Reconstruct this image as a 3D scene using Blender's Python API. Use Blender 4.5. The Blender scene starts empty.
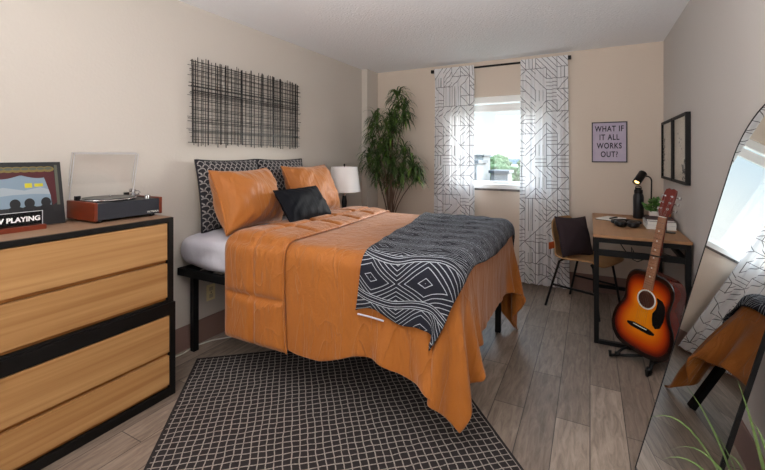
import bpy, math, random
import numpy as np
from mathutils import Vector, Matrix, Euler
random.seed(7); np.random.seed(7)
D=bpy.data; SC=bpy.context.scene; COL=SC.collection
PI=math.pi; R=math.radians

# ------------------------------------------------------------------ camera
cam=D.cameras.new('camera'); camo=D.objects.new('camera',cam); COL.objects.link(camo)
camo.location=(0,0,1.34)
camo.rotation_euler=(R(90),0,math.atan(207.5/393.))
cam.sensor_width=36; cam.lens=36*393./765.; cam.shift_y=(156-235)/765.
cam.clip_end=1500; cam.clip_start=.02
SC.camera=camo
SC.view_settings.view_transform='Standard'; SC.view_settings.look='None'
SC.view_settings.gamma=1; SC.view_settings.use_curve_mapping=False
SC.view_settings.exposure=0.08

# ------------------------------------------------------------------ world: pale hazy sky, brighter high up towards the sun
W=D.worlds.new('sky'); SC.world=W; W.use_nodes=True
nt=W.node_tree; nt.nodes.clear()
def N(t,typ,**k):
    n=t.nodes.new(typ)
    for a,b in k.items(): setattr(n,a,b)
    return n
tc=N(nt,'ShaderNodeTexCoord'); sep=N(nt,'ShaderNodeSeparateXYZ'); nt.links.new(tc.outputs['Generated'],sep.inputs[0])
cr=N(nt,'ShaderNodeValToRGB'); e=cr.color_ramp.elements
e[0].position=0.0; e[0].color=(1.0,1.0,1.0,1)
e[1].position=.34; e[1].color=(.62,.78,.95,1)
x=cr.color_ramp.elements.new(.07); x.color=(.97,1.0,1.0,1)
x=cr.color_ramp.elements.new(.17); x.color=(.72,.86,.97,1)
nt.links.new(sep.outputs['Z'],cr.inputs[0])
sr=N(nt,'ShaderNodeValToRGB'); s=sr.color_ramp.elements
s[0].position=.0; s[0].color=(.105,.105,.105,1)
s[1].position=.46; s[1].color=(1,1,1,1)
x=s.new(.28); x.color=(.095,.095,.095,1)
nt.links.new(sep.outputs['Z'],sr.inputs[0])
mu=N(nt,'ShaderNodeMath',operation='MULTIPLY'); mu.inputs[1].default_value=11.0
nt.links.new(sr.outputs[0],mu.inputs[0])
bg=N(nt,'ShaderNodeBackground'); wo=N(nt,'ShaderNodeOutputWorld')
nt.links.new(cr.outputs[0],bg.inputs[0]); nt.links.new(mu.outputs[0],bg.inputs[1]); nt.links.new(bg.outputs[0],wo.inputs[0])

def area(name,loc,rot,sx,sy,power,col=(1,1,1),portal=False,spread=180):
    l=D.lights.new(name,'AREA'); l.shape='RECTANGLE'; l.size=sx; l.size_y=sy; l.energy=power; l.color=col
    l.spread=R(spread)
    o=D.objects.new(name,l); COL.objects.link(o); o.location=loc; o.rotation_euler=rot
    if portal: l.cycles.is_portal=True
    return o
area('window_portal',(-.87,4.60,1.48),(R(-90),0,0),1.1,1.05,1,portal=True)
# added fill from behind the camera; the wall there has no window
area('rear_fill',(-1.35,-1.35,1.45),Vector((.52,1,-.08)).to_track_quat('-Z','Y').to_euler(),1.7,1.8,31,(1.0,.98,.97))
area('ceiling_fill',(-.95,.35,2.36),(0,0,0),1.6,1.2,8,(1.0,.97,.93))  # added overhead fill, out of view, to brighten the room
# added fill aimed up and forward from behind the viewpoint, without a fixture
area('upward_fill',(-.25,-.35,1.25),Vector((-.12,.55,.83)).to_track_quat('-Z','Y').to_euler(),.8,.8,56,(1.0,.98,.965),spread=130)
# low veiled sun standing outside the window, its glow softened by haze
sl=D.lights.new('hazy_sun','SUN'); sl.energy=16; sl.angle=R(38); sl.color=(1,.97,.93)
so=D.objects.new('hazy_sun',sl); COL.objects.link(so)
so.rotation_euler=Vector((-.46,-.80,-.25)).to_track_quat('-Z','Y').to_euler()

# ------------------------------------------------------------------ materials
MATS={}
def mat(name,col,rough=.6,metal=0,bump=None,var=None,spec=.5,trans=0,coat=0,sheen=0):
    """bump=(scale,strength,stretch) var=(scale,amount,stretch,col2)"""
    m=D.materials.new(name); m.use_nodes=True; t=m.node_tree; b=t.nodes['Principled BSDF']
    b.inputs['Base Color'].default_value=(*col,1); b.inputs['Roughness'].default_value=rough
    b.inputs['Metallic'].default_value=metal; b.inputs['Specular IOR Level'].default_value=spec
    b.inputs['Coat Weight'].default_value=coat; b.inputs['Sheen Weight'].default_value=sheen
    if trans: b.inputs['Transmission Weight'].default_value=trans
    co=N(t,'ShaderNodeTexCoord')
    if var:
        mp=N(t,'ShaderNodeMapping'); t.links.new(co.outputs['Object'],mp.inputs[0])
        mp.inputs['Scale'].default_value=var[2]
        nz=N(t,'ShaderNodeTexNoise'); nz.inputs['Scale'].default_value=var[0]; nz.inputs['Detail'].default_value=6
        nz.inputs['Distortion'].default_value=.4
        t.links.new(mp.outputs[0],nz.inputs['Vector'])
        rp=N(t,'ShaderNodeValToRGB'); rp.color_ramp.elements[0].position=.5-var[1]; rp.color_ramp.elements[1].position=.5+var[1]
        rp.color_ramp.elements[0].color=(*col,1); rp.color_ramp.elements[1].color=(*var[3],1)
        t.links.new(nz.outputs['Fac'],rp.inputs[0]); t.links.new(rp.outputs[0],b.inputs['Base Color'])
    if bump:
        mp=N(t,'ShaderNodeMapping'); t.links.new(co.outputs['Object'],mp.inputs[0])
        mp.inputs['Scale'].default_value=bump[2]
        nz=N(t,'ShaderNodeTexNoise'); nz.inputs['Scale'].default_value=bump[0]; nz.inputs['Detail'].default_value=4
        t.links.new(mp.outputs[0],nz.inputs['Vector'])
        bp=N(t,'ShaderNodeBump'); bp.inputs['Strength'].default_value=bump[1]; bp.inputs['Distance'].default_value=.01
        t.links.new(nz.outputs['Fac'],bp.inputs['Height']); t.links.new(bp.outputs[0],b.inputs['Normal'])
    MATS[name]=m; return m
S1=(1,1,1)
def L(r,g,b):  # sRGB 0-255 -> linear
    f=lambda c:(c/255/12.92) if c/255<=.04045 else ((c/255+.055)/1.055)**2.4
    return (f(r),f(g),f(b))
m_wall=mat('beige_wall_paint',L(208,200,191),.85,bump=(60,.12,S1),var=(1.2,.3,S1,L(204,196,186)))
m_wallb=mat('warm_wall_paint',L(214,199,184),.85,bump=(60,.12,S1))
m_wallr=mat('grey_wall_paint',L(200,194,189),.85,bump=(60,.12,S1))
m_ceil=mat('textured_ceiling_paint',L(244,245,248),.9,bump=(60,.7,S1))
m_base=mat('mauve_vinyl_baseboard',L(138,108,98),.5)
m_black=mat('black_powder_coat',L(13,13,14),.5,spec=.25)
m_blackwood=mat('black_laminate',L(15,13,12),.55,spec=.25)
m_oak=mat('light_oak_veneer',L(194,150,98),.5,var=(9,.2,(1,.09,4.5),L(166,118,68)),bump=(20,.05,(1,.15,3)))
m_oaktop=mat('brown_oak_laminate',L(156,124,100),.45,var=(9,.3,(3,.2,1),L(136,104,80)))
m_deskwood=mat('desk_oak_laminate',L(178,132,92),.45,var=(9,.3,(3,.2,1),L(156,112,76)))
m_lip=mat('recessed_drawer_lip',L(150,96,40),.5)
m_white=mat('white_paint',L(235,235,233),.5)
m_sheet=mat('white_sheet',L(206,203,212),.8,bump=(7,1.6,(1,.7,.5)))
m_dark=mat('charcoal_plastic',L(15,15,17),.4,spec=.35)
m_chrome=mat('chrome',L(200,200,202),.18,1)
m_cord_w=mat('white_cord',L(215,210,200),.5)
m_tri=mat('reddish_walnut',L(122,48,20),.35,var=(8,.3,(1,.3,4),L(92,32,12)))
m_grille=mat('charcoal_grille_cloth',L(44,46,54),.9,bump=(300,.6,S1))
m_ivory=mat('ivory_plastic',L(240,228,182),.4)
m_plum=mat('plum_fabric',L(50,36,42),.9,bump=(180,.4,S1))
m_bent=mat('beech_plywood',L(188,146,98),.45,var=(8,.3,(1,3,.5),L(172,126,80)))
m_orangeedge=mat('orange_felt',L(210,95,30),.8)
m_leafd=mat('dark_green_leaf',L(44,66,30),.5,var=(9,.25,S1,L(74,100,44)))
m_leafy=mat('bright_green_leaf',L(96,128,46),.5)
m_bark=mat('brown_bark',L(92,70,56),.9,bump=(50,.5,(1,1,.3)))
m_blade=mat('spider_plant_green',L(70,96,40),.5,var=(14,.3,S1,L(110,134,74)))
m_pot=mat('white_ceramic',L(232,230,226),.25)
m_potg=mat('grey_planter',L(70,70,70),.6)
m_soil=mat('potting_soil',L(40,30,24),.95,bump=(60,1,S1))
m_satin=mat('black_satin',L(10,12,20),.7,bump=(5,.4,(9,1,.35)),spec=.16)
m_lampsh=mat('white_lamp_shade',L(245,245,245),.9)
m_paper=mat('white_paper',L(240,238,232),.8)
m_amber=mat('amber_glass',L(140,70,20),.15,trans=.3)
m_spruceside=mat('red_mahogany_lacquer',L(112,26,10),.22,coat=.4)
m_rose=mat('rosewood',L(150,104,76),.5,var=(12,.3,(1,1,.1),L(172,124,94)))
m_headred=mat('red_headstock_veneer',L(104,26,12),.35,coat=.2)
m_pick=mat('black_pickguard',L(18,16,16),.2)
m_hole=mat('soundhole_shadowed_wood',L(96,50,34),.8)
m_pearl=mat('pearl_inlay',L(225,225,215),.3)

def M_(t,op,a,b=None,c=None):
    n=N(t,'ShaderNodeMath',operation=op)
    for i,v in enumerate((a,b,c)):
        if v is None: continue
        if isinstance(v,(int,float)): n.inputs[i].default_value=v
        else: t.links.new(v,n.inputs[i])
    return n.outputs[0]
def mixc(t,f,a,b):
    mx=N(t,'ShaderNodeMix',data_type='RGBA')
    t.links.new(f,mx.inputs['Factor'])
    for nme,v in (('A',a),('B',b)):
        if isinstance(v,tuple): mx.inputs[nme].default_value=(*v,1)
        else: t.links.new(v,mx.inputs[nme])
    return mx.outputs['Result']
def mixf(t,f,a,b):
    mx=N(t,'ShaderNodeMix',data_type='FLOAT'); t.links.new(f,mx.inputs['Factor'])
    for i,v in ((2,a),(3,b)):
        if isinstance(v,(int,float)): mx.inputs[i].default_value=v
        else: t.links.new(v,mx.inputs[i])
    return mx.outputs[0]

def comforter_mat(name,c1,c2,bs=1.0):
    m=mat(name,c1,.58,sheen=.25,spec=.5,var=(3,.3,S1,c2)); t=m.node_tree; b=t.nodes['Principled BSDF']
    co=N(t,'ShaderNodeTexCoord'); mp=N(t,'ShaderNodeMapping'); mp.inputs['Scale'].default_value=(1.3,1.0,.4); t.links.new(co.outputs['Object'],mp.inputs[0])
    n1=N(t,'ShaderNodeTexNoise'); n1.inputs['Scale'].default_value=9; n1.inputs['Detail'].default_value=5; n1.inputs['Roughness'].default_value=.55; n1.inputs['Distortion'].default_value=.5
    t.links.new(mp.outputs[0],n1.inputs['Vector'])
    n2=N(t,'ShaderNodeTexNoise'); n2.inputs['Scale'].default_value=5.5; n2.inputs['Detail'].default_value=2; n2.inputs['Distortion'].default_value=.9
    t.links.new(mp.outputs[0],n2.inputs['Vector'])
    rd=M_(t,'POWER',M_(t,'SUBTRACT',1.0,M_(t,'MULTIPLY',M_(t,'ABSOLUTE',M_(t,'SUBTRACT',n2.outputs['Fac'],.5)),2.0)),22.0)
    hgt_=M_(t,'MULTIPLY_ADD',rd,.15,n1.outputs['Fac'])
    bp=N(t,'ShaderNodeBump'); bp.inputs['Strength'].default_value=.6*bs; bp.inputs['Distance'].default_value=.035
    t.links.new(hgt_,bp.inputs['Height']); t.links.new(bp.outputs[0],b.inputs['Normal'])
    return m
m_comf=comforter_mat('burnt_orange_cotton',L(174,101,20),L(164,92,14))
m_sham=comforter_mat('burnt_orange_sham',L(180,107,32),L(170,97,23),.7)

def floor_mat():
    m=D.materials.new('grey_oak_planks'); m.use_nodes=True; t=m.node_tree; b=t.nodes['Principled BSDF']; b.inputs['Roughness'].default_value=.48
    co=N(t,'ShaderNodeTexCoord'); mp=N(t,'ShaderNodeMapping'); mp.inputs['Rotation'].default_value=(0,0,R(90)); t.links.new(co.outputs['Object'],mp.inputs[0])
    br=N(t,'ShaderNodeTexBrick'); t.links.new(mp.outputs[0],br.inputs['Vector'])
    br.inputs['Scale'].default_value=1; br.inputs['Brick Width'].default_value=1.1; br.inputs['Row Height'].default_value=.155
    br.inputs['Mortar Size'].default_value=.0022; br.inputs['Mortar Smooth'].default_value=.1; br.inputs['Bias'].default_value=0; br.offset=.37; br.offset_frequency=2
    br.inputs['Color1'].default_value=(*L(160,144,130),1); br.inputs['Color2'].default_value=(*L(124,110,98),1); br.inputs['Mortar'].default_value=(*L(72,62,56),1)
    g=N(t,'ShaderNodeMapping'); g.inputs['Scale'].default_value=(9,1.3,1); t.links.new(co.outputs['Object'],g.inputs[0])
    nz=N(t,'ShaderNodeTexNoise'); nz.inputs['Scale'].default_value=4.5; nz.inputs['Detail'].default_value=8; nz.inputs['Roughness'].default_value=.68; nz.inputs['Distortion'].default_value=.8
    t.links.new(g.outputs[0],nz.inputs['Vector'])
    rp=N(t,'ShaderNodeValToRGB'); rp.color_ramp.elements[0].position=.3; rp.color_ramp.elements[0].color=(.55,.52,.50,1)
    rp.color_ramp.elements[1].position=.72; rp.color_ramp.elements[1].color=(1.35,1.34,1.33,1); t.links.new(nz.outputs['Fac'],rp.inputs[0])
    mx=N(t,'ShaderNodeMix',data_type='RGBA',blend_type='MULTIPLY'); mx.inputs['Factor'].default_value=1
    t.links.new(br.outputs['Color'],mx.inputs['A']); t.links.new(rp.outputs[0],mx.inputs['B']); t.links.new(mx.outputs['Result'],b.inputs['Base Color'])
    bp=N(t,'ShaderNodeBump'); bp.inputs['Strength'].default_value=.15; bp.inputs['Distance'].default_value=.004
    t.links.new(nz.outputs['Fac'],bp.inputs['Height']); t.links.new(bp.outputs[0],b.inputs['Normal'])
    return m
m_floor=floor_mat()

def rug_mat():
    m=D.materials.new('dark_woven_rug_with_cream_grid'); m.use_nodes=True; t=m.node_tree; b=t.nodes['Principled BSDF']; b.inputs['Roughness'].default_value=.95
    co=N(t,'ShaderNodeTexCoord'); nz=N(t,'ShaderNodeTexNoise'); nz.inputs['Scale'].default_value=9; t.links.new(co.outputs['Object'],nz.inputs['Vector'])
    ad=N(t,'ShaderNodeVectorMath',operation='MULTIPLY_ADD'); ad.inputs[1].default_value=(.022,.022,0); t.links.new(nz.outputs['Color'],ad.inputs[0]); t.links.new(co.outputs['Object'],ad.inputs[2])
    s=N(t,'ShaderNodeSeparateXYZ'); t.links.new(ad.outputs[0],s.inputs[0])
    fx=M_(t,'FRACT',M_(t,'DIVIDE',s.outputs['X'],.0365)); fy=M_(t,'FRACT',M_(t,'DIVIDE',s.outputs['Y'],.0365))
    lx=M_(t,'LESS_THAN',fx,.15); ly=M_(t,'LESS_THAN',fy,.14)
    ln=M_(t,'MAXIMUM',lx,ly)
    n2=N(t,'ShaderNodeTexNoise'); n2.inputs['Scale'].default_value=120; t.links.new(co.outputs['Object'],n2.inputs['Vector'])
    k=M_(t,'MULTIPLY',ln,M_(t,'MULTIPLY_ADD',n2.outputs['Fac'],1.5,.05))
    k=M_(t,'MINIMUM',k,.9)
    # dark selvedge round the edge comes from the geometry coordinates
    c=mixc(t,k,L(33,26,27),L(168,158,150)); t.links.new(c,b.inputs['Base Color'])
    bp=N(t,'ShaderNodeBump'); bp.inputs['Strength'].default_value=.6; bp.inputs['Distance'].default_value=.004
    t.links.new(n2.outputs['Fac'],bp.inputs['Height']); t.links.new(bp.outputs[0],b.inputs['Normal'])
    return m
m_rug=rug_mat(); m_rugedge=mat('dark_rug_binding',L(32,26,26),.95,bump=(150,.6,S1))

def throw_mat():
    m=D.materials.new('navy_throw_with_white_diamonds'); m.use_nodes=True; t=m.node_tree; b=t.nodes['Principled BSDF']; b.inputs['Roughness'].default_value=.9
    uv=N(t,'ShaderNodeUVMap'); s=N(t,'ShaderNodeSeparateXYZ'); t.links.new(uv.outputs[0],s.inputs[0])
    u=M_(t,'DIVIDE',s.outputs['X'],.27); v=M_(t,'DIVIDE',s.outputs['Y'],.175)
    cu=M_(t,'ABSOLUTE',M_(t,'MULTIPLY_ADD',M_(t,'FRACT',u),2,-1)); cv=M_(t,'ABSOLUTE',M_(t,'MULTIPLY_ADD',M_(t,'FRACT',v),2,-1))
    d=M_(t,'ADD',M_(t,'MULTIPLY',cu,.85),M_(t,'MULTIPLY',cv,1.0))
    f=M_(t,'FRACT',M_(t,'MULTIPLY_ADD',d,5.0,.1))
    l1=M_(t,'LESS_THAN',f,.18)
    # chevron bands separated by plain horizontal stripes between the rows
    hb=M_(t,'GREATER_THAN',cv,.80); f2=M_(t,'FRACT',M_(t,'MULTIPLY',cv,10)); l2=M_(t,'LESS_THAN',f2,.34)
    # solid navy triangle around the centre diamond
    ring=M_(t,'MULTIPLY',M_(t,'GREATER_THAN',d,.34),M_(t,'LESS_THAN',d,.5))
    l1=M_(t,'MULTIPLY',l1,M_(t,'SUBTRACT',1.0,ring))
    l=mixf(t,hb,l1,l2)
    n2=N(t,'ShaderNodeTexNoise'); n2.inputs['Scale'].default_value=160
    k=M_(t,'MINIMUM',M_(t,'MULTIPLY',l,M_(t,'MULTIPLY_ADD',n2.outputs['Fac'],1.0,.25)),.85)
    c=mixc(t,k,L(20,22,36),L(190,196,204)); t.links.new(c,b.inputs['Base Color'])
    bp=N(t,'ShaderNodeBump'); bp.inputs['Strength'].default_value=.5; bp.inputs['Distance'].default_value=.004
    t.links.new(n2.outputs['Fac'],bp.inputs['Height']); t.links.new(bp.outputs[0],b.inputs['Normal'])
    return m
m_throw=throw_mat()

def scallop_mat():
    m=D.materials.new('dark_cushion_weave_with_cream_dashes'); m.use_nodes=True; t=m.node_tree; b=t.nodes['Principled BSDF']; b.inputs['Roughness'].default_value=.9
    uv=N(t,'ShaderNodeUVMap'); s=N(t,'ShaderNodeSeparateXYZ'); t.links.new(uv.outputs[0],s.inputs[0])
    v=M_(t,'DIVIDE',s.outputs['Y'],.026); row=M_(t,'MODULO',M_(t,'FLOOR',v),2)
    u=M_(t,'ADD',M_(t,'DIVIDE',s.outputs['X'],.046),M_(t,'MULTIPLY',row,.5))
    cu=M_(t,'MULTIPLY_ADD',M_(t,'FRACT',u),2,-1); fv=M_(t,'FRACT',v)
    d=M_(t,'SQRT',M_(t,'ADD',M_(t,'POWER',M_(t,'ABSOLUTE',cu),2.0),M_(t,'POWER',fv,2.0)))
    l=M_(t,'MULTIPLY',M_(t,'GREATER_THAN',d,.66),M_(t,'LESS_THAN',d,.92))
    c=mixc(t,l,L(34,32,38),L(150,144,142)); t.links.new(c,b.inputs['Base Color'])
    return m
m_scal=scallop_mat()
m_cream=mat('cream_cushion_back',L(198,184,160),.9)

def curtain_mat():
    m=D.materials.new('white_sheer_with_grey_lattice'); m.use_nodes=True; t=m.node_tree; t.nodes.clear()
    uv=N(t,'ShaderNodeUVMap'); s=N(t,'ShaderNodeSeparateXYZ'); t.links.new(uv.outputs[0],s.inputs[0])
    sx=M_(t,'DIVIDE',s.outputs['X'],.112); sy=M_(t,'DIVIDE',s.outputs['Y'],.112)
    cx=M_(t,'FLOOR',sx); cy=M_(t,'FLOOR',sy); fx=M_(t,'FRACT',sx); fy=M_(t,'FRACT',sy)
    cb=N(t,'ShaderNodeCombineXYZ'); t.links.new(cx,cb.inputs[0]); t.links.new(cy,cb.inputs[1])
    wn=N(t,'ShaderNodeTexWhiteNoise',noise_dimensions='3D'); t.links.new(cb.outputs[0],wn.inputs['Vector']); r=wn.outputs['Value']
    def line(x,n,w): return M_(t,'LESS_THAN',M_(t,'FRACT',M_(t,'MULTIPLY',x,n)),w)
    a=line(fx,3.0,.15); bb=line(fy,3.0,.15); sm_=M_(t,'ADD',fx,fy); df_=M_(t,'ADD',M_(t,'SUBTRACT',fx,fy),1.0)
    k=mixf(t,M_(t,'GREATER_THAN',r,.13),a,bb)
    k=mixf(t,M_(t,'GREATER_THAN',r,.28),k,line(sm_,1.0,.075))
    k=mixf(t,M_(t,'GREATER_THAN',r,.47),k,line(df_,1.0,.075))
    k=mixf(t,M_(t,'GREATER_THAN',r,.66),k,line(sm_,2.0,.15))
    k=mixf(t,M_(t,'GREATER_THAN',r,.84),k,line(df_,2.0,.15))
    ed=M_(t,'MAXIMUM',M_(t,'LESS_THAN',fx,.05),M_(t,'LESS_THAN',fy,.05))
    wn2=N(t,'ShaderNodeTexWhiteNoise',noise_dimensions='3D')
    cb2=N(t,'ShaderNodeCombineXYZ'); t.links.new(cy,cb2.inputs[0]); t.links.new(cx,cb2.inputs[1]); t.links.new(cb2.outputs[0],wn2.inputs['Vector'])
    ed=M_(t,'MULTIPLY',ed,M_(t,'GREATER_THAN',wn2.outputs['Value'],.45))
    k=M_(t,'MAXIMUM',k,ed)
    c=mixc(t,M_(t,'MULTIPLY',k,.86),L(236,236,238),L(52,54,62))
    df=N(t,'ShaderNodeBsdfDiffuse'); tr=N(t,'ShaderNodeBsdfTranslucent'); tp=N(t,'ShaderNodeBsdfTransparent')
    t.links.new(c,df.inputs[0]); t.links.new(c,tr.inputs[0])
    m1=N(t,'ShaderNodeMixShader'); m1.inputs[0].default_value=.15; t.links.new(df.outputs[0],m1.inputs[1]); t.links.new(tr.outputs[0],m1.inputs[2])
    m2=N(t,'ShaderNodeMixShader'); t.links.new(M_(t,'MULTIPLY_ADD',k,-.04,.05),m2.inputs[0]); t.links.new(m1.outputs[0],m2.inputs[1]); t.links.new(tp.outputs[0],m2.inputs[2])
    o=N(t,'ShaderNodeOutputMaterial'); t.links.new(m2.outputs[0],o.inputs[0]); return m
m_curt=curtain_mat()
def clear_mat(name,tint=(1,1,1),refl=.06,rough=.02):
    m=D.materials.new(name); m.use_nodes=True; t=m.node_tree; t.nodes.clear()
    tp=N(t,'ShaderNodeBsdfTransparent'); tp.inputs[0].default_value=(*tint,1); g=N(t,'ShaderNodeBsdfGlossy'); g.inputs['Roughness'].default_value=rough
    mx=N(t,'ShaderNodeMixShader'); mx.inputs[0].default_value=refl; t.links.new(tp.outputs[0],mx.inputs[1]); t.links.new(g.outputs[0],mx.inputs[2])
    o=N(t,'ShaderNodeOutputMaterial'); t.links.new(mx.outputs[0],o.inputs[0]); return m
m_glass=clear_mat('window_glass',(.97,.99,.99),.04); m_acryl=clear_mat('clear_acrylic',(.985,.985,.985),.03,.08); m_acryledge=mat('acrylic_edge',L(225,225,228),.3,trans=.35)
m_mirror=mat('mirror_silver',(.86,.88,.87),.005,1)
def emit(name,col,st):
    m=D.materials.new(name); m.use_nodes=True; b=m.node_tree.nodes['Principled BSDF']; b.inputs['Base Color'].default_value=(*col,1)
    b.inputs['Emission Color'].default_value=(*col,1); b.inputs['Emission Strength'].default_value=st; return m
m_bulb=emit('lit_bulb',L(255,205,130),4)

# ------------------------------------------------------------------ geometry helpers
class MB:
    def __init__(s): s.v=[]; s.f=[]; s.m=[]; s.uv=None; s.at=None
    def add(s,vs,fs,mi=0,M=None):
        o=len(s.v)
        s.v+= [tuple(M@Vector(p)) if M else tuple(p) for p in vs]
        s.f+= [tuple(i+o for i in f) for f in fs]; s.m+=[mi]*len(fs); return s
    def box(s,x0,x1,y0,y1,z0,z1,mi=0,M=None):
        vs=[(x,y,z) for z in (z0,z1) for y in (y0,y1) for x in (x0,x1)]
        return s.add(vs,[(0,2,3,1),(4,5,7,6),(0,1,5,4),(2,6,7,3),(0,4,6,2),(1,3,7,5)],mi,M)
    def tube(s,pts,r,n=10,mi=0,cap=True,closed=False,M=None):
        pts=[Vector(p) for p in pts]; k=len(pts); rs=r if isinstance(r,(list,tuple)) else [r]*k
        vs=[]; fs=[]; prev=None
        for i,p in enumerate(pts):
            if closed: t=(pts[(i+1)%k]-pts[i-1])
            else: t=(pts[min(i+1,k-1)]-pts[max(i-1,0)])
            t=t.normalized() if t.length>1e-9 else Vector((0,0,1))
            if prev is None:
                a=Vector((0,0,1)) if abs(t.z)<.9 else Vector((1,0,0)); u=t.cross(a).normalized()
            else: u=(prev-t*prev.dot(t)).normalized()
            prev=u; w=t.cross(u)
            for j in range(n):
                a=2*PI*j/n; vs.append(p+(u*math.cos(a)+w*math.sin(a))*rs[i])
        for i in range(k if closed else k-1):
            i2=(i+1)%k
            for j in range(n): fs.append((i*n+j,i*n+(j+1)%n,i2*n+(j+1)%n,i2*n+j))
        if cap and not closed: fs+= [tuple(range(n-1,-1,-1)),tuple((k-1)*n+j for j in range(n))]
        return s.add(vs,fs,mi,M)
    def bar(s,a,b,w,h,mi=0,M=None):  # rectangular bar from a to b
        a=Vector(a);b=Vector(b);t=(b-a).normalized(); up=Vector((0,0,1)) if abs(t.z)<.9 else Vector((0,1,0))
        u=t.cross(up).normalized(); w2=u.cross(t)
        vs=[p+u*(w/2*sx)+w2*(h/2*sy) for p in (a,b) for sx,sy in ((-1,-1),(1,-1),(1,1),(-1,1))]
        return s.add(vs,[(3,2,1,0),(4,5,6,7),(0,1,5,4),(1,2,6,5),(2,3,7,6),(3,0,4,7)],mi,M)
    def lathe(s,prof,n=32,mi=0,M=None,cap=True):
        vs=[];fs=[];k=len(prof)
        for r,z in prof:
            for j in range(n):
                a=2*PI*j/n; vs.append((r*math.cos(a),r*math.sin(a),z))
        for i in range(k-1):
            for j in range(n): fs.append((i*n+j,i*n+(j+1)%n,(i+1)*n+(j+1)%n,(i+1)*n+j))
        if cap and prof[0][0]>1e-6: fs.append(tuple(range(n-1,-1,-1)))
        if cap and prof[-1][0]>1e-6: fs.append(tuple((k-1)*n+j for j in range(n)))
        return s.add(vs,fs,mi,M)
    def prism(s,poly,d0,d1,axis='y',mi=0,M=None):
        n=len(poly)
        def P(a,b,d): return {'y':(a,d,b),'x':(d,a,b),'z':(a,b,d)}[axis]
        vs=[P(a,b,d0) for a,b in poly]+[P(a,b,d1) for a,b in poly]
        fs=[tuple(range(n-1,-1,-1)),tuple(range(n,2*n))]+[(i,(i+1)%n,n+(i+1)%n,n+i) for i in range(n)]
        return s.add(vs,fs,mi,M)
    def grid(s,A,uv=None,mi=0):  # A: n x m x 3 numpy
        n,m=A.shape[:2]; o=len(s.v)
        s.v+= [tuple(map(float,p)) for p in A.reshape(-1,3)]
        for i in range(n-1):
            for j in range(m-1): s.f.append((o+i*m+j,o+(i+1)*m+j,o+(i+1)*m+j+1,o+i*m+j+1)); s.m.append(mi)
        if uv is not None: s.uv=(s.uv or [(0,0)]*o)+[tuple(map(float,p)) for p in uv.reshape(-1,2)]
        return s
    def build(s,name,mats,parent=None,smooth=False,bevel=0,sub=0,solid=0,off=-1,ang=None,fixn=True):
        me=D.meshes.new(name); me.from_pydata(s.v,[],s.f)
        if not isinstance(mats,(list,tuple)): mats=[mats]
        for m in mats: me.materials.append(m)
        if len(mats)>1: me.polygons.foreach_set('material_index',s.m)
        if s.uv:
            ul=me.uv_layers.new(name='UVMap')
            for lp in me.loops: ul.data[lp.index].uv=s.uv[lp.vertex_index]
        if s.at:
            a=me.attributes.new('burst','FLOAT','POINT'); a.data.foreach_set('value',s.at)
        me.validate(); me.update()
        if fixn:
            import bmesh
            bm=bmesh.new(); bm.from_mesh(me); bmesh.ops.recalc_face_normals(bm,faces=bm.faces); bm.to_mesh(me); bm.free()
        if smooth:
            me.polygons.foreach_set('use_smooth',[True]*len(me.polygons))
            if ang: me.set_sharp_from_angle(angle=R(ang))
        o=D.objects.new(name,me); COL.objects.link(o)
        if parent: o.parent=parent
        if solid: q=o.modifiers.new('solid','SOLIDIFY'); q.thickness=solid; q.offset=off
        if bevel: q=o.modifiers.new('bevel','BEVEL'); q.width=bevel; q.segments=2; q.limit_method='ANGLE'; q.angle_limit=R(40)
        if sub: q=o.modifiers.new('sub','SUBSURF'); q.levels=sub; q.render_levels=sub
        return o
def tag(o,label,cat,group=None,kind=None):
    o['label']=label; o['category']=cat
    if group: o['group']=group
    if kind: o['kind']=kind
    return o
def thing(name,label,cat,loc=(0,0,0),rot=(0,0,0),group=None):
    o=D.objects.new(name,None); COL.objects.link(o); o.location=loc; o.rotation_euler=rot; o.empty_display_size=.05
    return tag(o,label,cat,group)
def struct(name,mb,m,**k):
    par=k.get('parent'); o=mb.build(name,m,**k)
    if not par: o['kind']='structure'
    return o
def B(*a): return MB().box(*a)
def dup(root,loc,rot=None,label=None):
    r=root.copy(); COL.objects.link(r); r.location=loc
    if rot: r.rotation_euler=rot
    if label: r['label']=label
    for ch in list(root.children):
        c=ch.copy(); COL.objects.link(c); c.parent=r
        for g in ch.children:
            d=g.copy(); COL.objects.link(d); d.parent=c
    return r
def text_mesh(txt,size,mi_mat,name,parent,M,bold=0.0,extrude=.0006,align='CENTER',spacing=1.0):
    cu=D.curves.new('t','FONT'); cu.body=txt; cu.size=size; cu.align_x=align; cu.align_y='CENTER'; cu.extrude=extrude; cu.offset=bold
    cu.space_character=spacing
    to=D.objects.new('t',cu); COL.objects.link(to); bpy.context.view_layer.update()
    me=D.meshes.new_from_object(to.evaluated_get(bpy.context.evaluated_depsgraph_get()))
    D.objects.remove(to); D.curves.remove(cu)
    me.transform(M); me.name=name; me.materials.clear(); me.materials.append(mi_mat)
    o=D.objects.new(name,me); COL.objects.link(o); o.parent=parent; return o
def sm(x,a,b):
    t=np.clip((x-a)/(b-a),0,1); return t*t*(3-2*t)

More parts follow.
